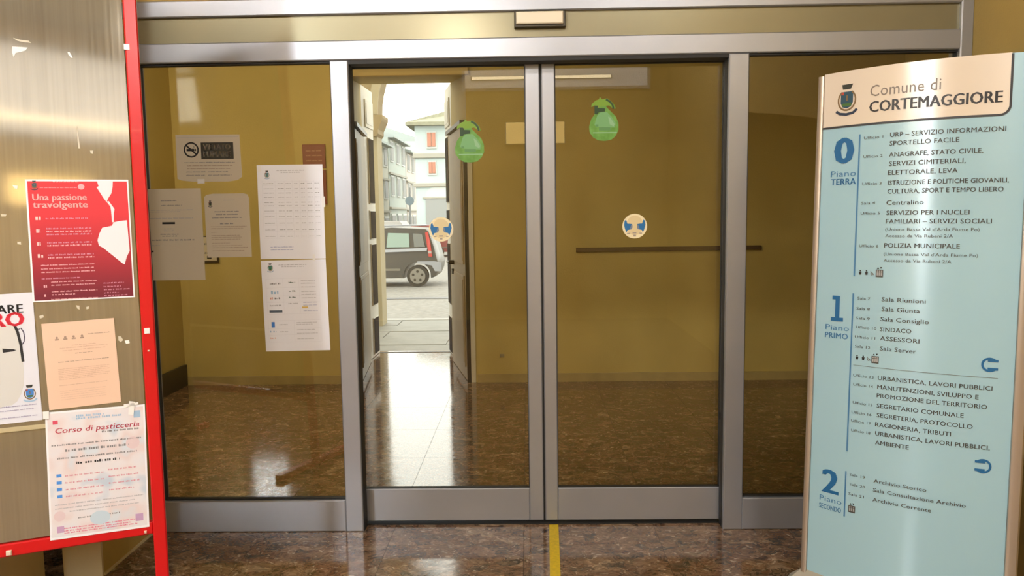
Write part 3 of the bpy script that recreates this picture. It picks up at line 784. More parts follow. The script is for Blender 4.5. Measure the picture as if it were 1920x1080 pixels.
# ------------------------------------------------------------------ red notice board on the left
BM = frame_matrix(-1.3435, -.929, .4219, -.0653)
BMn = np.array(BM)
def solve_uz(Mn, px, py, yf=lambda u: 0., u=0., z=1.):
    for _ in range(12):
        def q(u, z):
            P = Mn @ np.array([u, yf(u), z, 1.]); return np.array(pix(P[:3]))
        e0 = q(u, z)-np.array([px, py]); h = 1e-4
        J = np.array([(q(u+h, z)-q(u, z))/h, (q(u, z+h)-q(u, z))/h]).T
        d = np.linalg.solve(J, -e0); u += float(np.clip(d[0], -.4, .4)); z += float(np.clip(d[1], -.6, .6))
    return u, z
brd = empty('notice_board'); brd.matrix_world = BM
tag(brd, 'tall red-framed notice board with a scratched grey metal sheet, at the left edge', 'notice board')
BT = 2.64
MB().bbox(-.042, 0, -.012, .028, 0, BT, .004).build('post', RED, brd)
MB().bbox(-1.32, -1.278, -.012, .028, 0, BT, .004).build('post', RED, brd)
MB().bbox(-1.278, -.042, -.005, .026, .397, .440, .004).build('rail', RED, brd)
MB().bbox(-1.278, -.042, -.005, .026, BT-.05, BT-.01, .004).build('rail', RED, brd)
zs = solve_uz(BMn, 40, 806)[1]
MB().box(-1.278, -.046, 0, .004, zs+.012, BT-.05).build('sheet', SHEET, brd)
MB().box(-1.278, -.052, .003, .007, .445, zs-.003).build('sheet', SHEET, brd)
MB().box(-1.278, -.050, -.001, .008, zs-.003, zs+.012).build('joint_strip', mat('pale_joint', (.62, .55, .36), .4, .3), brd)
nyz, upz = BM[2][1], BM[2][2]
for cx in (-.021, -1.299):
    ft = MB().bbox(cx-.022, cx+.022, -.34, .34, 0, .035, .004).map(lambda x, y, z: (x, y, z-nyz*y/upz)); ft.build('foot', RED, brd)
for px, py in ((238, 90), (276, 620)):
    u, z = solve_uz(BMn, px, py); MB().bbox(u-.009, u+.009, -.015, -.011, z-.010, z+.010, .002).build('cap', TAPE, brd)
for px, py, r in ((18, 1035, .008), (273, 996, .004), (279, 657, .003)):
    u, z = solve_uz(BMn, px, py); MB().bbox(u-r, u+r, -.015, -.003, z-r, z+r, .002).build('cap', mat('pale_cap', (.75, .62, .5), .5), brd)
scraps = [(26, 97, [(0, 0), (5, 5), (1, 3), (0, -4)], 1), (38, 95, [(-13, 7), (13, 7), (9, 1), (2, -2), (-8, -5), (-12, -14), (-14, -4)], 1), (131, 102, [(-4, 5), (0, 4), (5, -6), (2, -7), (-3, 0)], 1), (172, 285, [(-3, 3), (3, 3), (2, -4), (-2, -3)], 0),
          (29, 350, [(-5, 3), (4, 2), (3, -5), (-2, -3)], 1), (7, 403, [(-5, 2), (5, 1), (3, -3), (-4, -3)], 0), (36, 456, [(-3, 3), (3, 3), (3, -3), (-3, -2)], 0), (146, 576, [(-3, 4), (3, 3), (3, -5), (-1, -3)], 0), (164, 577, [(-2, 2), (3, 3), (3, -2), (-2, -3)], 0),
          (78, 594, [(-4, 2), (3, 4), (4, -1), (-3, -4)], 0), (226, 636, [(-4, 7), (1, 6), (5, -2), (0, -6), (-4, -2)], 0), (238, 641, [(-4, 3), (4, 4), (5, -3), (-2, -4)], 1), (45, 78, [(-18, 6), (-6, 3), (8, 2), (12, -2), (-4, -1), (-12, 1)], 0), (145, 260, [(-1, 25), (1, 25), (4, -20), (1, -20)], 0)]
for px, py, pts, k in scraps:
    u, z = solve_uz(BMn, px, py); s = .00165
    MB().prism([(u+a*s, z+b*s) for a, b in pts][::-1], -.0012, -.0002, 'y').build('tape_scrap', TAPE if k else mat('dull_tape', (.60, .56, .46), .5), brd)

def board_sheet(u, z, psi, w_, h_, lift, **k):
    M = BM @ Matrix.Translation(Vector((u, -lift, z))) @ Matrix.Rotation(-psi, 4, 'Y')
    return Sheet(M=M, w_=w_, h_=h_, **k)
# red poster
RP = ramp_mat('red_poster_print', (.72, .030, .045), (.17, .008, .025), 2, .02, .30)
S = board_sheet(-.36, 1.229, 0, .3035, .405, .0035, name='poster', label='crimson event poster with white profile shapes, topmost on the red-framed board', cat='poster', m=WHITE)
PT = mat('poster_pink_text', (.80, .42, .46), .6); PM = mat('poster_mauve_text', (.62, .26, .36), .6)
S.pr('field', lambda mb, w_, h_: mb.rect(.018*w_, .985*w_, .012*h_, .985*h_, 0, RP))
def f(mb, w_, h_):
    W = mat('poster_white', (.78, .78, .84), .6)
    def P(pts): return [(((a-25)/(960-25))*w_, (1-(b-35)/(1040-35))*h_) for a, b in pts][::-1]
    mb.poly(P([(665, 45), (815, 45), (810, 95), (795, 150), (760, 195), (745, 225), (715, 185), (690, 145), (660, 100), (680, 90)]), 0, W)
    mb.poly(P([(745, 222), (765, 215), (800, 262), (815, 285), (805, 325), (800, 395), (785, 395), (782, 300), (778, 262)]), 0, W)
    mb.poly(P([(800, 395), (860, 385), (925, 380), (935, 640), (905, 690), (880, 755), (860, 745), (740, 650), (690, 610), (650, 590), (640, 545), (660, 490), (690, 440), (780, 425)]), 0, W)
S.pr('profile_shapes', f)
def f(mb, w_, h_):
    def fx(a): return (a-25)/935
    def ft(b): return (b-35)/1005
    mb.text('Una passione', fx(78)*w_, (1-ft(207))*h_, 0, width=(fx(565)-fx(78))*w_, h=.052*h_, m=mat('poster_title', (.90, .58, .58), .6), bold=.03)
    mb.text('travolgente', fx(78)*w_, (1-ft(268))*h_, 0, width=(fx(572)-fx(78))*w_, h=.052*h_, m=mat('poster_title', (.90, .58, .58), .6), bold=.03)
    lines(mb, w_, h_, fx(150), fx(480), [ft(106)], .008, PT, 1, .1); lines(mb, w_, h_, fx(270), fx(500), [ft(58)], .010, PT, 2, .1)
    mb.disc(fx(520)*w_, (1-ft(95))*h_, .025*h_, 0, PT, 10); emblem(mb, w_, h_, fx(102), ft(85), .075)
    for i, (t, n, x1) in enumerate(((355, 1, 575), (460, 3, 590), (565, 2, 590), (665, 2, 600))):
        mb.words(fx(95)*w_, fx(145)*w_, (1-ft(t+12))*h_, .030*h_, 0, mat('poster_title', (.85, .50, .50), .6), i, .9)
        for k in range(n): lines(mb, w_, h_, fx(185), fx(x1), [ft(t-(n-1)*11+k*24+8)], .013, PT if k % 2 else PM, i*5+k, .10)
    lines(mb, w_, h_, fx(118), fx(600), [ft(745), ft(775), ft(803)], .010, PT, 22, .12, [1, .98, 1]); lines(mb, w_, h_, fx(118), fx(460), [ft(855)], .010, PM, 26, .12)
    for i, t in enumerate((885, 912, 965, 990)): lines(mb, w_, h_, fx(198), fx(612), [ft(t)], .010, PT, 30+i, .12, [1, .95, 1, .5][i:i+1])
    for t in (915, 990): mb.words(fx(130)*w_, fx(160)*w_, (1-ft(t+10))*h_, .025*h_, 0, PT, t, .9)
    lines(mb, w_, h_, fx(672), fx(915), [ft(912), ft(942), ft(968), ft(995), ft(1018)], .011, PM, 40, .10, [.78, .7, 1, .6, .9])
    lines(mb, w_, h_, fx(190), fx(620), [ft(1040)-.012], .008, PT, 47, .12)
S.pr('print', f)
# cup poster, half outside the frame
u1, z1 = solve_uz(BMn, 80, 787, u=-.4, z=.7); u2, z2 = solve_uz(BMn, 61, 548, u=-.4, z=1.2)
hh = math.hypot(u2-u1, z2-z1); psi = math.atan2(-(u2-u1), z2-z1)
ww = .30
S = board_sheet(u1-ww*math.cos(psi), z1-ww*math.sin(psi), psi, ww, hh, .003, name='poster', label='white poster with a big grey cup and red lettering, at the left photo edge', cat='poster', m=mat('lilac_white_paper', (.72, .74, .84), .55))
def f(mb, w_, h_):
    def P(pts): return [((1-(337-a)/1240)*w_, (1-(b-30)/995)*h_) for a, b in pts][::-1]   # pixels of a 4.15x crop
    cup = mat('cup_grey', (.64, .64, .63), .6)
    mb.poly(P([(-640, 290), (-620, 240), (-250, 235), (100, 270), (150, 350), (165, 500), (165, 640), (150, 740), (110, 810), (60, 860), (0, 885), (-200, 900), (-400, 880), (-560, 780), (-640, 600)]), 0, cup)
    mb.strip(P([(95, 265), (130, 330), (155, 430), (165, 560)]), .008, -.0002, INK)
    mb.strip(P([(140, 310), (170, 300), (198, 330), (205, 370), (195, 405), (172, 425)]), .0035, -.0002, mat('violet_ink', (.08, .07, .12), .6))
    mb.poly(P([(-60, 445), (0, 452), (70, 458), (100, 466), (60, 474), (-60, 478)]), -.0002, INK)
S.pr('cup', f)
def f(mb, w_, h_):
    q = lambda a: (1-(337-a)/1240)*w_
    t_ = lambda b: (1-(b-30)/995)*h_
    mb.text('ARE', q(215), t_(180), 0, h=.065*h_, m=INK, bold=.03, align='r'); mb.text('RO', q(222), t_(280), -.0002, h=.105*h_, m=mat('poster_red_letters', (.80, .03, .06), .6), bold=.05, align='r')
    emblem(mb, w_, h_, 1-(337-215)/1240, (810-30)/995, .13, shield=BLUE, blue=PBLUE)
    lines(mb, w_, h_, .05, 1-(337-285)/1240, [(900-30)/995, (930-30)/995, (985-30)/995], .009, mat('violet_text', (.35, .33, .50), .6), 3, .10, [1, .98, 1])
S.pr('print', f)
# peach leaflet
S = board_sheet(-.3325, .8663, .0255, .2144, .29, .003, name='leaflet', label='peach-coloured leaflet with small grey text, in the middle of the notice board', cat='paper', m=PEACH)
def f(mb, w_, h_):
    for i in range(4):
        a = .19+i*.115; mb.disc(a*w_, (1-.175+.0)*h_, .014*h_, 0, BINK, 6); mb.rect((a-.028)*w_, (a+.028)*w_, (1-.205)*h_, (1-.188)*h_, 0, BINK)
    lines(mb, w_, h_, .62, .92, [.165], .012, BINK, 2, .4)
    pk = mat('peach_faint_ink', (.58, .38, .28), .6)
    lines(mb, w_, h_, .22, .88, [.28, .305, .335], .010, pk, 3, .15, [.5, 1, .9], True); lines(mb, w_, h_, .42, .66, [.375], .010, BINK, 6, .2)
    lines(mb, w_, h_, .18, .88, [.465], .012, BINK, 8, .12)
    lines(mb, w_, h_, .17, .88, [.545, .565, .585, .605, .625, .645, .665], .008, pk, 9, .10, [1, .97, 1, .94, 1, .96, .7])
    lines(mb, w_, h_, .17, .84, [.735], .010, pk, 20, .12); lines(mb, w_, h_, .17, .80, [.80, .825, .85, .875, .90], .008, mat('peach_pale_ink', (.66, .45, .34), .6), 22, .10)
S.pr('print', f)
# pastry course poster
WC = blotch_mat('watercolour_print', [(.55, .64, .76), (.76, .76, .82), (.78, .74, .78), (.76, .66, .68), (.66, .72, .80)], 9)
S = board_sheet(-.3524, .4307, -.0179, .2993, .4305, .0075, name='poster', label='pastel pastry-course poster with pink script title, lowest on the notice board', cat='poster', m=WHITE)
S.pr('field', lambda mb, w_, h_: mb.rect(.02*w_, .98*w_, .018*h_, .985*h_, 0, WC))
def f(mb, w_, h_):
    X = lambda a: (a-62)/640
    T = lambda b, a=380: (b-(120-62*(a-62)/640))/825
    mb.text('Corso di pasticceria', .085*w_, (1-.172)*h_, 0, width=.85*w_, h=.042*h_, m=PINK, bold=.015, shear=.2)
    lines(mb, w_, h_, .55, .93, [.195], .015, GINK, 3, .12); lines(mb, w_, h_, .30, .76, [.075, .055], .018, PBLUE, 4, .2, [1, .6])
    lines(mb, w_, h_, .05, .95, [.27], .013, GINK, 5, .08); lines(mb, w_, h_, .18, .82, [.32], .020, GINK, 6, .1); lines(mb, w_, h_, .10, .90, [.375], .014, GINK, 7, .1)
    lines(mb, w_, h_, .28, .72, [.425], .020, INK, 8, .14)
    for i in range(4):
        t = .515+.054*i; mb.rect(.085*w_, .135*w_, (1-t)*h_, (1-t+.024)*h_, 0, mat('bullet_blue', (.08, .30, .80), .5))
        lines(mb, w_, h_, .17, .55, [t], .013, ROSE, 10+i, .10); lines(mb, w_, h_, .60, .92, [t-.012], .013, ROSE, 20+i, .14, [.9, 1, 1, .8][i:i+1])
    lines(mb, w_, h_, .06, .95, [.735, .765], .010, LINK, 30, .09, [1, .9]); lines(mb, w_, h_, .20, .90, [.795], .010, LINK, 33, .10); lines(mb, w_, h_, .28, .70, [.855], .011, GINK, 34, .10)
    lines(mb, w_, h_, .14, .88, [.925, .945, .962], .011, mat('rose_ink', (.72, .22, .34), .6), 36, .10, [1, .9, 1])
    mb.disc(.50*w_, (1-.87)*h_, .055*h_, -.0001, mat('pale_blue_wash', (.55, .68, .80), .6), 18, 1.3); mb.disc(.10*w_, (1-.82)*h_, .040*h_, -.0001, mat('pale_pink_wash', (.74, .60, .64), .6), 14)
    mb.disc(.86*w_, (1-.30)*h_, .05*h_, 0, mat('pale_pink_wash', (.74, .60, .64), .6), 14, 1.); mb.rect(.88*w_, .95*w_, (1-.10)*h_, (1-.045)*h_, 0, PBLUE)
    mb.rect(.07*w_, .12*w_, (1-.10)*h_, (1-.07)*h_, 0, PINK)
    mb.rect(.86*w_, .94*w_, (1-.94)*h_, (1-.88)*h_, 0, mat('mauve_wash', (.55, .36, .58), .6)); mb.rect(.07*w_, .14*w_, (1-.95)*h_, (1-.90)*h_, 0, mat('mauve_wash', (.55, .36, .58), .6))
S.pr('print', f)
t = MB(); t.rect(-.006, .012, S.h-.022, S.h+.004, -.003, TAPE); t.poly([(S.w-.052, S.h-.030), (S.w-.036, S.h-.034), (S.w-.030, S.h+.012), (S.w-.048, S.h+.016)][::-1], -.003, TAPE); t.poly([(S.w-.065, S.h-.006), (S.w-.02, S.h+.002), (S.w-.02, S.h+.010), (S.w-.065, S.h+.006)][::-1], -.003, TAPE)
t.build('tape', None, S.o)

# ------------------------------------------------------------------ directory totem on the right
TM = frame_matrix(1.0226, -.5595, -.6184, -.0445); TMn = np.array(TM)
TW, TZ, THZ, TB = .6501, 2.0065, 1.8056, .075
SAG = .05
ANIROT = 0.
def bul(u): return -SAG*(1-((u-TW/2)/(TW/2))**2)
tot = empty('directory_totem'); tot.matrix_world = TM
tag(tot, 'tall curved light blue office directory totem with a cream header, on the right', 'sign')
RAILM = mat('champagne_aluminium', (.44, .36, .29), .35, .45)
BLUEP = mat('light_blue_panel', (.36, .58, .68), .26, 0, coat=.3)
HEADP = mat('cream_header_panel', (.76, .66, .55), .26, 0, coat=.3)
for m_ in (BLUEP, HEADP):
    nt_ = m_.node_tree; b_ = nt_.nodes['Principled BSDF']; tc_ = nt_.nodes.new('ShaderNodeCombineXYZ'); tc_.inputs[2].default_value = 1; tg = nt_.nodes.new('ShaderNodeVectorTransform'); tg.convert_from = 'OBJECT'; tg.convert_to = 'WORLD'; nt_.links.new(tc_.outputs[0], tg.inputs[0])
    nt_.links.new(tg.outputs[0], b_.inputs['Tangent']); b_.inputs['Anisotropic'].default_value = .8; b_.inputs['Anisotropic Rotation'].default_value = ANIROT
    b_.inputs['Coat Weight'].default_value = 0; b_.inputs['Roughness'].default_value = .24; b_.inputs['Specular IOR Level'].default_value = .9
NS = 48
us = [TW*i/NS for i in range(NS+1)]
body = [(u, bul(u)+.004) for u in us]+[(u, .012-bul(u)*.9) for u in reversed(us)]
MB().prism(body, TB, TZ-.004, 'z').build('body', RAILM, tot, smooth=35)
def curved_plate(name, u0, u1, z0f, z1, y, m, n=NS):
    """plate following the curve; z0f(u) lower edge"""
    mb = MB(); v = []; fc = []
    for i in range(n+1):
        u = u0+(u1-u0)*i/n; v += [(u, bul(u)+y, z0f(u)), (u, bul(u)+y, z1), (u, bul(u)+y+.003, z0f(u)), (u, bul(u)+y+.003, z1)]
        if i: a = 4*i-4; b = 4*i; fc += [(a, b, b+1, a+1), (a+2, a+3, b+3, b+2), (a+1, b+1, b+3, a+3), (a, a+2, b+2, b)]
    fc += [(0, 1, 3, 2), (4*n, 4*n+2, 4*n+3, 4*n+1)]
    mb.add(v, fc); return mb.build(name, m, tot, smooth=40)
curved_plate('panel', 0, TW, lambda u: TB, TZ, .001, BLUEP)
HU = .598; cr = .028
def hz(u):
    if u < HU-cr: return THZ
    return THZ+cr-math.sqrt(max(0, cr*cr-(u-HU+cr)**2))
curved_plate('header_panel', 0, HU, hz, TZ+.001, -.001, HEADP, 60)
# dark outline of the header
ol = MB()
pts = [(u, THZ-.002) for u in np.linspace(0, HU-cr, 40)]+[(HU-cr+(cr+.002)*math.sin(a), THZ+cr-(cr+.002)*math.cos(a)) for a in np.linspace(.1, math.pi/2, 10)]+[(HU+.002, TZ-.002)]
ol.strip(pts, .007, 0); ol.map(lambda x, y, z: (x, bul(x)-.0016, z)); ol.build('header_outline', mat('dark_outline', (.035, .035, .04), .5), tot)
MB().prism([(-.026, .02), (-.022, -.004), (-.012, -.010), (-.002, -.008), (-.0005, .0), (-.0005, .03), (-.012, .034)], TB-.01, TZ-.006, 'z').build('side_rail', RAILM, tot, smooth=50)
MB().prism([(TW+.0005, .03), (TW+.0005, 0), (TW+.004, -.008), (TW+.018, -.010), (TW+.034, -.002), (TW+.038, .02), (TW+.02, .034)], TB-.01, TZ-.006, 'z').build('side_rail', RAILM, tot, smooth=50)
# flared foot
ft = MB()
top = [(u, bul(u)+.002) for u in np.linspace(-.02, TW+.03, 25)]+[(u, .016-bul(u)) for u in np.linspace(TW+.03, -.02, 25)]
bot = [((x-TW/2)*1.17+TW/2, (y-.01)*1.8+.01+(-.05 if k < 25 else .05)) for k, (x, y) in enumerate(top)]
tyz, tupz = TM[2][1], TM[2][2]
txz = TM[2][0]
n = len(top)
ft.add([(x, y, -(tyz*y+txz*x)/tupz+.001) for x, y in bot]+[(x, y, -(tyz*y+txz*x)/tupz+.016) for x, y in bot]+[(x, y, TB) for x, y in top],
       [list(range(n-1, -1, -1))]+[(r*n+i, r*n+(i+1) % n, (r+1)*n+(i+1) % n, (r+1)*n+i) for r in range(2) for i in range(n)]+[list(range(2*n, 3*n))])
ft.build('foot', mat('foot_grey', (.42, .38, .31), .45, .2), tot, smooth=35)

def uz(px, py): return solve_uz(TMn, px, py, bul, .3, 1.2)
DK = mat('sign_text_dark', (.085, .085, .080), .45); DL = mat('sign_text_light', (.17, .17, .165), .45); BK = mat('sign_text_black', (.02, .018, .02), .45)
SB = mat('sign_blue', (.015, .13, .32), .4); SB2 = mat('sign_blue_soft', (.07, .22, .42), .4); TH = mat('sign_brown_text', (.20, .16, .13), .45)
class Lay:
    def __init__(s): s.mb = MB()
    def line(s, x0, y, x1, txt, cap, m, bold=0., nat=False):
        """text centred vertically on photo row y at its left end, spanning x0..x1; cap height in metres"""
        u0, z = uz(x0, y)
        u1 = u0+.1
        for _ in range(20):
            q = pix((TMn @ np.array([u1, bul(u1), z, 1.]))[:3])[0]; q2 = pix((TMn @ np.array([u1+1e-3, bul(u1+1e-3), z, 1.]))[:3])[0]
            u1 += (x1-q)/(q2-q)*1e-3
        s.mb.begin('lettering' if cap > .017 else 'directory_line'); s.mb.text(txt, u0, z-cap/2, 0, h=cap, width=None if nat else u1-u0, m=m, bold=bold); s.mb.end(); return s
    def vbar(s, x0, y0, x1, y1, wd, m):
        a = uz(x0, y0); b = uz(x1, y1); u = (a[0]+b[0])/2; s.mb.rect(u-wd/2, u+wd/2, b[1], a[1], 0, m); return s
    def done(s, name, y=-.0014):
        s.mb.map(lambda a, b, c: (a, bul(a)+y+b, c)); return s.mb.split(name, tot)
l = Lay(); l.line(1632, 171, 1765, 'Comune di', .040, TH, 0.).line(1630, 201, 1881, 'CORTEMAGGIORE', .0385, BK, .035); l.done('header_lettering', -.0020)
l = Lay(); u, z = uz(1588, 188); tmp = MB(); emblem(tmp, 1, 1, u, 1-z, .112); l.mb = tmp; l.done('town_emblem', -.0020)
# floor 0
CB, CS, CT = .0160, .0098, .0125
l = Lay(); l.line(1564, 284, 1602, '0', .094, SB, .04); l.done('floor_number')
l = Lay(); l.line(1558, 327, 1605, 'Piano', .022, SB2, -.012).line(1558, 342, 1605, 'TERRA', .0225, SB, .02); l.vbar(1612, 252, 1602, 518, .0052, SB2); l.done('floor_name')
l = Lay()
for x0, y, x1, t in ((1620, 259, 1656, 'Ufficio 1'), (1619, 294, 1655, 'Ufficio 2'), (1617, 345, 1653, 'Ufficio 3'), (1615, 381, 1641, 'Sala 4'), (1614, 400, 1650, 'Ufficio 5'), (1611, 461, 1647, 'Ufficio 6')):
    l.line(x0, y, x1, t, CS, DK, .0)
for x0, y, x1, t in ((1669, 253, 1887, 'URP – SERVIZIO INFORMAZIONI'), (1668, 269, 1799, 'SPORTELLO FACILE'), (1667, 290, 1844, 'ANAGRAFE, STATO CIVILE,'), (1667, 307, 1811, 'SERVIZI CIMITERIALI,'),
                     (1665, 324, 1796, 'ELETTORALE, LEVA'), (1665, 343, 1892, 'ISTRUZIONE E POLITICHE GIOVANILI,'), (1664, 359, 1882, 'CULTURA, SPORT E TEMPO LIBERO'), (1662, 380, 1732, 'Centralino'),
                     (1662, 399, 1818, 'SERVIZIO PER I NUCLEI'), (1661, 415, 1860, 'FAMILIARI – SERVIZI SOCIALI'), (1658, 460, 1800, 'POLIZIA MUNICIPALE')):
    l.line(x0, y, x1, t, CB, DK, .01)
for x0, y, x1, t in ((1660, 430, 1837, "(Unione Bassa Val d'Arda Fiume Po)"), (1660, 442, 1787, 'Accesso da Via Rubeni 2/A'), (1657, 476, 1834, "(Unione Bassa Val d'Arda Fiume Po)"), (1657, 488, 1784, 'Accesso da Via Rubeni 2/A')):
    l.line(x0, y, x1, t, CS*1.05, DK, .0)
l.done('directory_text')
def icons(px, py, ppx=None, ppy=None, lift=True):
    l = Lay(); mb = l.mb
    u, z = uz(px, py); s = .0165
    for k in range(2):
        c = u+k*.022; mb.disc(c, z+s*.42, s*.17, 0, BK, 8); mb.poly([(c-s*.30, z+s*.2), (c-s*.22, z-s*.45), (c+s*.22, z-s*.45), (c+s*.30, z+s*.2)][::1], 0, BK)
    c = u+.041; mb.ringflat(c, z-s*.20, s*.16, s*.30, 0, DL, n=12); mb.strip([(c-.004, z+s*.4), (c-.003, z), (c+.004, z-s*.1), (c+.007, z-s*.45)], .002, 0, DL)
    l.done('facility_icons')
def lift_icon(px, py):
    l = Lay(); mb = l.mb; u, z = uz(px, py)
    mb.rect(u-.0125, u+.0125, z-.0185, z+.0085, 0, DK); mb.poly([(u-.009, z+.011), (u-.001, z+.011), (u-.005, z+.018)], 0, BK); mb.poly([(u+.001, z+.018), (u+.009, z+.018), (u+.005, z+.011)], 0, BK)
    W_ = mat('icon_pale', (.36, .36, .36), .45)
    for k in (-1, 0, 1): mb.disc(u+k*.007, z+.003, .0022, -.0003, W_, 8); mb.rect(u+k*.007-.0022, u+k*.007+.0022, z-.013, z-.001, -.0003, W_)
    l.done('lift_icon')
icons(1613, 511); lift_icon(1649, 510)
# floor 1
l = Lay(); u, z = uz(1558, 601); l.mb.poly([(u, z), (u+.046, z), (u+.046, z+.014), (u+.031, z+.014), (u+.031, z+.096), (u+.003, z+.096), (u+.003, z+.082), (u+.015, z+.082), (u+.015, z+.014), (u, z+.014)], 0, SB); l.done('floor_number')
l = Lay(); l.line(1548, 612, 1592, 'Piano', .020, SB2, -.012).line(1547, 627, 1590, 'PRIMO', .0205, SB2, .02); l.vbar(1600, 550, 1588, 846, .0052, SB2); l.done('floor_name')
l = Lay()
for x0, y, x1, t in ((1608, 559, 1632, 'Sala 7'), (1606, 578, 1631, 'Sala 8'), (1605, 596, 1631, 'Sala 9'), (1605, 613, 1643, 'Ufficio 10'), (1603, 631, 1641, 'Ufficio 11'), (1603, 649, 1632, 'Sala 12'),
                     (1600, 703, 1638, 'Ufficio 13'), (1600, 720, 1637, 'Ufficio 14'), (1599, 754, 1636, 'Ufficio 15'), (1597, 772, 1634, 'Ufficio 16'), (1596, 788, 1633, 'Ufficio 17'), (1596, 806, 1632, 'Ufficio 18')):
    l.line(x0, y, x1, t, CS, DK, .0)
for x0, y, x1, t in ((1653, 561, 1736, 'Sala Riunioni'), (1653, 579, 1725, 'Sala Giunta'), (1651, 598, 1742, 'Sala Consiglio'), (1650, 617, 1709, 'SINDACO'), (1650, 634, 1724, 'ASSESSORI'), (1650, 653, 1718, 'Sala Server'),
                     (1646, 708, 1861, 'URBANISTICA, LAVORI PUBBLICI'), (1645, 725, 1835, 'MANUTENZIONI, SVILUPPO E'), (1644, 741, 1851, 'PROMOZIONE DEL TERRITORIO'), (1644, 760, 1807, 'SEGRETARIO COMUNALE'),
                     (1644, 778, 1824, 'SEGRETERIA, PROTOCOLLO'), (1641, 795, 1783, 'RAGIONERIA, TRIBUTI'), (1641, 812, 1856, 'URBANISTICA, LAVORI PUBBLICI,'), (1641, 829, 1704, 'AMBIENTE')):
    l.line(x0, y, x1, t, CB*.95, DK, .01)
a = uz(1600, 684)
pp = [(u, a[1]) for u in np.linspace(a[0], TW*.93, 30)]; l.mb.strip(pp, .0014, 0, DL)
l.done('directory_text')
icons(1607, 670); lift_icon(1641, 672)
def arrow_mark(px, py, right):
    l = Lay(); u, z = uz(px, py); r = .025
    a0, a1 = (math.radians(35), math.radians(325)) if right else (math.radians(-145), math.radians(145))
    l.mb.ringflat(u, z, r*.72, r, 0, SB, a0, a1, 28)
    s = 1 if right else -1
    l.mb.rect(min(u-s*.006, u+s*.024), max(u-s*.006, u+s*.024), z+.010, z+.0185, 0, SB); l.mb.rect(min(u-s*.006, u+s*.024), max(u-s*.006, u+s*.024), z-.0185, z-.010, 0, SB)
    l.done('round_arrow')
arrow_mark(1856, 684, True); arrow_mark(1843, 874, False)
# floor 2
l = Lay(); l.line(1541, 899, 1573, '2', .090, SB, .04); l.done('floor_number')
l = Lay(); l.line(1537, 931, 1578, 'Piano', .020, SB2, -.012).line(1536, 946, 1577, 'SECONDO', .0195, SB2, .02); l.vbar(1586, 883, 1583, 968, .0052, SB2); l.done('floor_name')
l = Lay()
for x0, y, x1, t in ((1593, 889, 1622, 'Sala 19'), (1593, 907, 1622, 'Sala 20'), (1591, 925, 1620, 'Sala 21')): l.line(x0, y, x1, t, CS, DK, .0)
for x0, y, x1, t in ((1638, 901, 1737, 'Archivio Storico'), (1637, 918, 1811, 'Sala Consultazione Archivio'), (1636, 936, 1746, 'Archivio Corrente')): l.line(x0, y, x1, t, CB*.85, DK, .01)
l.done('directory_text'); lift_icon(1597, 952)

# ------------------------------------------------------------------ outside: portico, street, cars, houses
SZ = -.35
COB = mat('pale_cobbles', (0.160, 0.152, 0.136), .8, noise=.25, nscale=9, bump=.6, bscale=14)
STONE = mat('pale_paving_stone', (0.144, 0.140, 0.120), .6, noise=.15, nscale=5, bump=.1)
PORT = mat('portico_ochre_plaster', (0.180, 0.132, 0.064), .8, noise=.08, nscale=3)
PORTL = mat('portico_pale_plaster', (0.248, 0.208, 0.128), .8, noise=.08, nscale=3)
st('floor_street', MB().box(-60, 60, 8.16, 120, SZ-.1, SZ), COB)
wk = empty('floor_portico'); struct(wk)
MB().box(-5, 3, 4.74, 8.10, -.20, -.128).build('screed', STONE, wk)
for i in range(6):
    for j in range(3):
        y0 = 4.76+i*.555; x0 = -4.1+j*1.5+(i % 2)*.6
        MB().bbox(x0+.006, x0+1.494, y0+.008, y0+.547, -.13, -.12+.004*((i*3+j) % 2), .004).build('slab', STONE, wk)
MB().bbox(-5, 3, 8.09, 8.30, SZ, -.112, .01).build('kerb_stone', mat('kerb_white', (0.220, 0.216, 0.200), .6), wk)
st('trim_6', MB().bbox(-12, 6, 13.1, 13.4, SZ, SZ+.012, .003), mat('grey_kerb', (0.104, 0.104, 0.108), .6))
st('trim_7', MB().bbox(OXL1, OXR1, 4.70, 4.745, -.12, .004, .004), mat('dark_threshold', (0.064, 0.060, 0.052), .5))
ar = empty('wall_portico'); struct(ar)
PX0, PX1, SPR, RA = -2.95, -2.20, 2.93, 1.5
MB().box(PX0, PX1, 7.5, 7.85, -.12, 2.62).build('pillar', PORTL, ar)
MB().box(PX0, PX1-.02, 7.515, 7.85, .18, 2.55).build('pillar_field', PORT, ar)
MB().prism([(PX0, 2.62), (PX1+.0, 2.62), (PX1+.03, 2.66), (PX1+.03, 2.72), (PX1+.05, 2.76), (PX1+.09, 2.84), (PX1+.10, 2.88), (PX1+.10, 2.92), (PX0, 2.93)], 7.42, 7.87, 'y').build('capital', PORT, ar)
cx = PX1+RA+.02
pts = [(PX0, SPR)]+[(cx-RA*math.cos(a), SPR+RA*math.sin(a)) for a in np.linspace(0, math.pi, 30)]+[(cx+RA+.8, SPR), (cx+RA+.8, 6.2), (PX0, 6.2)]
MB().prism(pts, 7.5, 7.85, 'y').build('arch_wall', PORT, ar)
v = MB(); A = np.linspace(0, math.pi, 31)
inn = [(cx-(RA-.001)*math.cos(a), SPR+(RA-.001)*math.sin(a)) for a in A]; out = [(cx-(RA+.12)*math.cos(a), SPR+(RA+.12)*math.sin(a)) for a in A[::-1]]
v.prism(inn+out, 7.46, 7.5, 'y').build('archivolt', PORTL, ar)
MB().box(cx+RA, cx+RA+.8, 7.5, 7.85, -.12, SPR).build('pillar', PORTL, ar)
st('ceiling_portico', MB().box(-8, 4, 4.3, 8.1, 6.2, 6.4), CREAM)

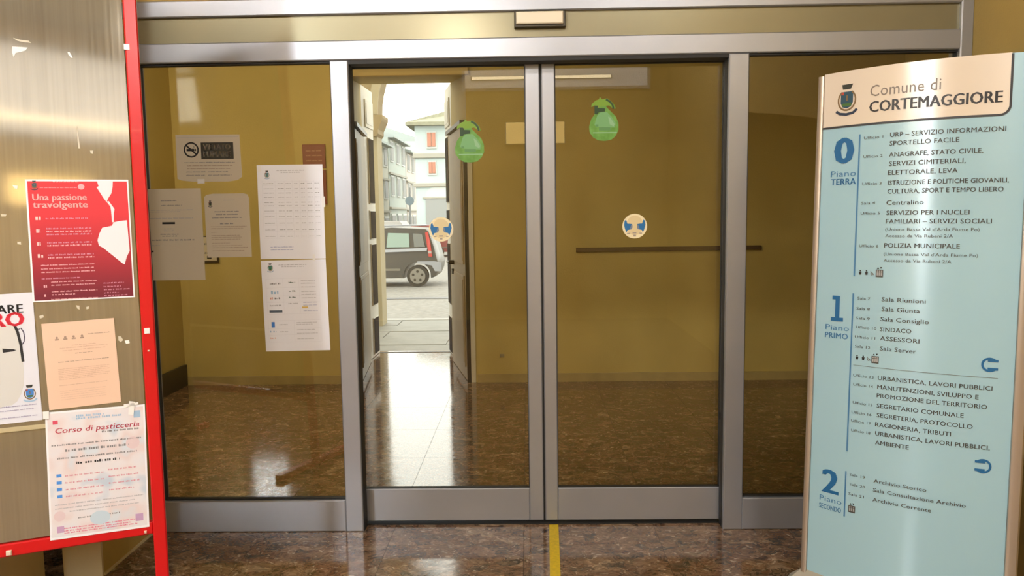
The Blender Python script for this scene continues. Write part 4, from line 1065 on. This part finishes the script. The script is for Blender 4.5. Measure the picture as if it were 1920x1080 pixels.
PAINT = mat('dark_grey_car_paint', (0.024, 0.021, 0.015), .4, .0, coat=.1)
TYRE = mat('tyre_rubber', (0.024, 0.022, 0.018), .8)
RIMM = mat('pale_alloy_rim', (0.184, 0.172, 0.144), .4, .4)
CGL = mat('greenish_car_glass', (0.120, 0.184, 0.144), .15, spec=.8)
CGD = mat('dark_car_glass', (0.040, 0.044, 0.032), .15, spec=.8)
LIGHTR = mat('red_tail_light', (0.320, 0.016, 0.012), .3)
SILV = mat('silver_trim', (0.248, 0.256, 0.272), .35, .3)
def small_car(x_rear, y_near, sc, label, paint, flip=1, group=None):
    """hatchback in side view, rear towards +x; x measured back from the rear end"""
    e = empty('parked_car', (x_rear, y_near, SZ)); tag(e, label, 'car', group)
    W_ = 1.58*sc
    def q(x): return -x*sc*flip
    wheels = (.55, 2.85)
    def side(y0, y1, inset, name, m):
        prof = [(.02, .45), (.0, .60), (.05, .80), (.10, 1.02), (.24, 1.43), (.32, 1.50), (1.2, 1.55), (1.95, 1.50), (2.55, 1.02), (3.35, .90), (3.50, .70), (3.52, .32)]
        low = []
        for wx in reversed(wheels):
            low += [(wx+.36*math.cos(a), .28+.36*math.sin(a)) for a in np.linspace(-.15, math.pi+.15, 10)]
        prof = prof+[(3.4, .22)]+low+[(.10, .26)]
        n = len(prof); v = []
        for k, (yy, ins) in enumerate(((0, .07), (.05, 0), (W_-.05, 0), (W_, .07))):
            for (x, z) in prof:
                tum = .10*max(0, (z-.95)/.6)
                off = tum if k < 2 else -tum
                cxm, czm = 1.7, .8
                v.append((q(x+(cxm-x)*ins*.15), yy+off, (z+(czm-z)*ins*.3)*sc))
        f = [list(range(n)), list(range(4*n-1, 3*n-1, -1))]+[(k*n+i, (k+1)*n+i, (k+1)*n+(i+1) % n, k*n+(i+1) % n) for k in range(3) for i in range(n)]
        MB().add(v, f).build(name, m, e, smooth=30)
    side(0, W_, 0, 'body', paint)
    def pane(pts, m, name, y=-.012):
        mb = MB(); n = len(pts)
        v = [(q(x), y+.10*max(0, (z-.95)/.6)+d, z*sc) for d in (0, .03) for x, z in pts]
        mb.add(v, [list(range(n)), list(range(2*n-1, n-1, -1))]+[(i, n+i, n+(i+1) % n, (i+1) % n) for i in range(n)]); return mb.build(name, m, e)
    pane([(.62, 1.03), (.66, 1.38), (.42, 1.36), (.34, 1.03)], CGD, 'side_window')
    pane([(.74, 1.03), (.76, 1.38), (1.30, 1.40), (1.34, 1.03)], CGL, 'side_window')
    pane([(1.42, 1.03), (1.40, 1.40), (1.95, 1.37), (2.35, 1.03)], CGL, 'side_window')
    pane([(.28, 1.01), (.30, .93), (3.1, .86), (3.1, .93)], SILV, 'belt_trim', -.014)
    for i, (a, b) in enumerate(((.20, .75), (.95, 2.0))):
        MB().cyl((q(.3 if i == 0 else .3), .12, 1.585*sc), (q(2.0), .12, 1.585*sc), .018*sc, 8).build('roof_rail', SILV, e) if i == 0 else None
    pane([(.16, .78), (.25, .78), (.34, 1.40), (.27, 1.42), (.20, 1.10)], LIGHTR, 'tail_light', -.016)
    pane([(.17, .86), (.26, .86), (.27, .93), (.18, .93)], mat('pale_lens', (0.300, 0.240, 0.220), .3), 'reverse_light', -.019)
    pane([(-.06, .40), (-.07, .62), (.12, .66), (.55, .66), (.55, .62), (.18, .55), (.10, .40)], SILV, 'bumper', -.014)
    pane([(1.0, .42), (2.4, .42), (2.4, .48), (1.0, .48)], mat('door_strip', (0.120, 0.112, 0.088), .5), 'side_strip', -.014)
    for wx in wheels:
        w_ = empty('wheel'); w_.parent = e; w_.location = (q(wx), 0, .28*sc)
        MB().cyl((0, -.01, 0), (0, .18, 0), .28*sc, 28).build('tyre', TYRE, w_)
        MB().cyl((0, -.022, 0), (0, .0, 0), .20*sc, 24).build('rim', RIMM, w_)
        hb = MB()
        for k in range(5):
            a = 2*math.pi*k/5+.3; hb.cyl((.12*sc*math.cos(a), -.028, .12*sc*math.sin(a)), (.12*sc*math.cos(a), -.02, .12*sc*math.sin(a)), .035*sc, 10)
        hb.build('rim_holes', TYRE, w_)
    return e
small_car(-2.36, 16.0, 1.0, 'dark grey hatchback with red upright tail light in the street', PAINT)
small_car(-4.2, 23.0, .95, 'dark car parked far back beyond the grey hatchback', mat('slate_paint', (0.064, 0.068, 0.072), .4), 1)
small_car(-5.6, 30.0, .9, 'small red car half hidden in the far street', mat('faded_red_paint', (0.180, 0.040, 0.036), .4), -1)
e = empty('motor_scooter', (-4.45, 29.5, SZ)); tag(e, 'dark parked motor scooter before the grey archway, far off', 'scooter')
MB().prism([(-.45, .35), (-.30, .65), (.0, .70), (.15, .45), (.35, .45), (.45, 1.05), (.52, 1.05), (.55, .35), (.35, .22), (-.3, .22)], -.15, .15, 'y').build('body', mat('slate_paint', (0.064, 0.068, 0.072), .4), e)
MB().prism([(.28, 1.05), (.60, 1.08), (.56, 1.30), (.40, 1.40)], -.16, .16, 'y').build('screen', SILV, e)
for xx in (-.42, .52): MB().cyl((xx, -.06, .23), (xx, .06, .23), .23, 18).build('wheel', TYRE, e)
e = empty('delivery_van', (-6.2, 26.5, SZ)); tag(e, 'low white vehicle roof showing over the grey hatchback', 'van')
MB().prism([(-1.6, .3), (-1.55, 1.3), (-1.3, 1.62), (1.1, 1.62), (1.5, 1.1), (1.9, .95), (1.95, .3)], 0, 1.7, 'y').build('body', mat('white_paint', (0.300, 0.292, 0.280), .4), e)
for xx in (-1.0, 1.2): MB().cyl((xx, -.02, .3), (xx, .15, .3), .3, 18).build('wheel', TYRE, e)

# houses, with outdoor haze put into their pale, washed-out colours
TQ = mat('pale_turquoise_render', (0.380, 0.456, 0.456), .8, noise=.05, nscale=.6)
ROOF = mat('hazy_tile_roof', (0.216, 0.216, 0.156), .8, noise=.15, nscale=3, bump=.4, bscale=6)
SHUT = mat('salmon_shutter', (0.374, 0.163, 0.116), .7); LEDG = mat('grey_stone_ledge', (0.302, 0.295, 0.259), .8)
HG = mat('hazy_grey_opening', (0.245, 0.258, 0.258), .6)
yh = 40.
hA = yat(777, 240, yh); x0h = hA[0]
e = empty('corner_house', (x0h+3.5, yh, SZ)); tag(e, 'pale turquoise house with salmon shutters and hipped roof, right in the doorway view', 'building')
L = lambda mb: mb.map(lambda x, y, z: (x-(x0h+3.5), y-yh, z-SZ))
zr = yat(800, 236, yh)[2]
L(MB().box(x0h, x0h+7, yh, yh+9, SZ, zr)).build('walls', TQ, e)
L(MB().add([(x0h-.45, yh-.45, zr), (x0h+7.4, yh-.45, zr), (x0h+7.4, yh+9.4, zr), (x0h-.45, yh+9.4, zr), (x0h-.45, yh-.45, zr+.18), (x0h+7.4, yh-.45, zr+.18), (x0h+7.4, yh+9.4, zr+.18), (x0h-.45, yh+9.4, zr+.18), (x0h+2.8, yh+3.5, zr+1.6), (x0h+4.2, yh+5., zr+1.6)],
   [(3, 2, 1, 0), (0, 1, 5, 4), (1, 2, 6, 5), (2, 3, 7, 6), (3, 0, 4, 7), (4, 5, 9, 8), (5, 6, 9), (6, 7, 8, 9), (7, 4, 8)])).build('roof', ROOF, e)
for (a, b, c, d) in ((801, 249, 817, 275), (804, 304, 817, 325)):
    p = yat(a, b, yh); q_ = yat(c, d, yh)
    w1 = L(MB().bbox(p[0]-.06, q_[0]+.06, yh-.06, yh+.01, q_[2]-.12, p[2]+.06, .02)).build('window', mat('pale_surround', (0.446, 0.475, 0.461), .7), e)
    L(MB().bbox(p[0], (p[0]+q_[0])/2-.01, yh-.11, yh-.05, q_[2], p[2], .015)).build('shutter', SHUT, e); L(MB().bbox((p[0]+q_[0])/2+.01, q_[0], yh-.11, yh-.05, q_[2], p[2], .015)).build('shutter', SHUT, e)
for py, hh_ in ((292, .28), (347, .22)):
    z = yat(800, py, yh)[2]; L(MB().bbox(x0h-.12, x0h+7.1, yh-.14, yh+.01, z-hh_/2, z+hh_/2, .03)).build('ledge', LEDG, e)
p = yat(798, 370, yh); cxh = p[0]+1.1
arc = [(cxh-1.1*math.cos(a), p[2]+.75*math.sin(a)) for a in np.linspace(0, math.pi, 16)]
L(MB().prism(arc, yh-.05, yh+.01, 'y')).build('lunette', mat('pale_lunette', (0.449, 0.490, 0.476), .6), e)
L(MB().box(cxh-1.1, cxh+1.1, yh-.04, yh+.01, SZ, p[2]-.08)).build('shop_door', HG, e)
L(MB().bbox(cxh-1.25, cxh+1.2, yh-.08, yh+.01, p[2]-.09, p[2]+.02, .02)).build('door_head', LEDG, e)

def row_house(y0, y1, h, m, label, cols, eave=.45):
    """house of the receding terrace; its street front faces +x at X=-9.4"""
    xf = -9.4; yc = (y0+y1)/2
    e = empty('street_house', (xf-3, yc, SZ)); tag(e, label, 'building', None)
    L = lambda mb: mb.map(lambda x, y, z: (x-xf+3, y-yc, z-SZ))
    H = h; Z1 = SZ+H
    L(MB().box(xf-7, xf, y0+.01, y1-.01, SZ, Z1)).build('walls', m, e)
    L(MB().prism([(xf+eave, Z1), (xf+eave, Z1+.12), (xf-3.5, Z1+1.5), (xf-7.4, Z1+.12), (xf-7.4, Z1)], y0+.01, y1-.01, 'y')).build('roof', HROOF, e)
    fh = H/3
    for r in range(3):
        for k in range(cols):
            wy = y0+(y1-y0)*(k+.5)/cols; wz = SZ+fh*r+(.9 if r else .15); wh = fh*.52 if r else fh*.72; ww_ = .52 if r else .7
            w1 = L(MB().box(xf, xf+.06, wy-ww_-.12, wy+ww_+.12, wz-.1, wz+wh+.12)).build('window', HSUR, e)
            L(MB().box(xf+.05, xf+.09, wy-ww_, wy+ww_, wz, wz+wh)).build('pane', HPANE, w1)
    for r in (1, 2):
        L(MB().box(xf, xf+.14, y0+.01, y1-.01, SZ+fh*r-.07, SZ+fh*r+.07)).build('ledge', LEDG, e)
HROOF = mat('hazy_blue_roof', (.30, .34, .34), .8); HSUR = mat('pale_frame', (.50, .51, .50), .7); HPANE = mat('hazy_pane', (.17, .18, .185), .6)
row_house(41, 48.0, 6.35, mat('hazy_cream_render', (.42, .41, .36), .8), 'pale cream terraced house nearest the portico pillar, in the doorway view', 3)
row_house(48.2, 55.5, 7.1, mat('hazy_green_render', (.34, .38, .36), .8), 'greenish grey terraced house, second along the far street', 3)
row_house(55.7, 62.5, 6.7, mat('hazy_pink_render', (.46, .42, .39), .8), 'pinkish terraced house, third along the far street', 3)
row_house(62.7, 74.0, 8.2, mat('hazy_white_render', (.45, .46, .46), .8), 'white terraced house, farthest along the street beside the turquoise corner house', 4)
e = empty('street_lamp', (yat(768, 360, 34)[0], 34, SZ)); tag(e, 'grey street lamp post with blue round sign in the far street', 'lamp')
MB().cyl((0, 0, 0), (0, 0, 3.2), .05, 8).build('pole', mat('lamp_grey', (0.120, 0.132, 0.136), .6), e)
MB().cyl((0, -.08, 2.55), (0, -.04, 2.55), .22, 16).build('sign_disc', mat('grey_blue_disc', (0.088, 0.128, 0.152), .6), e)
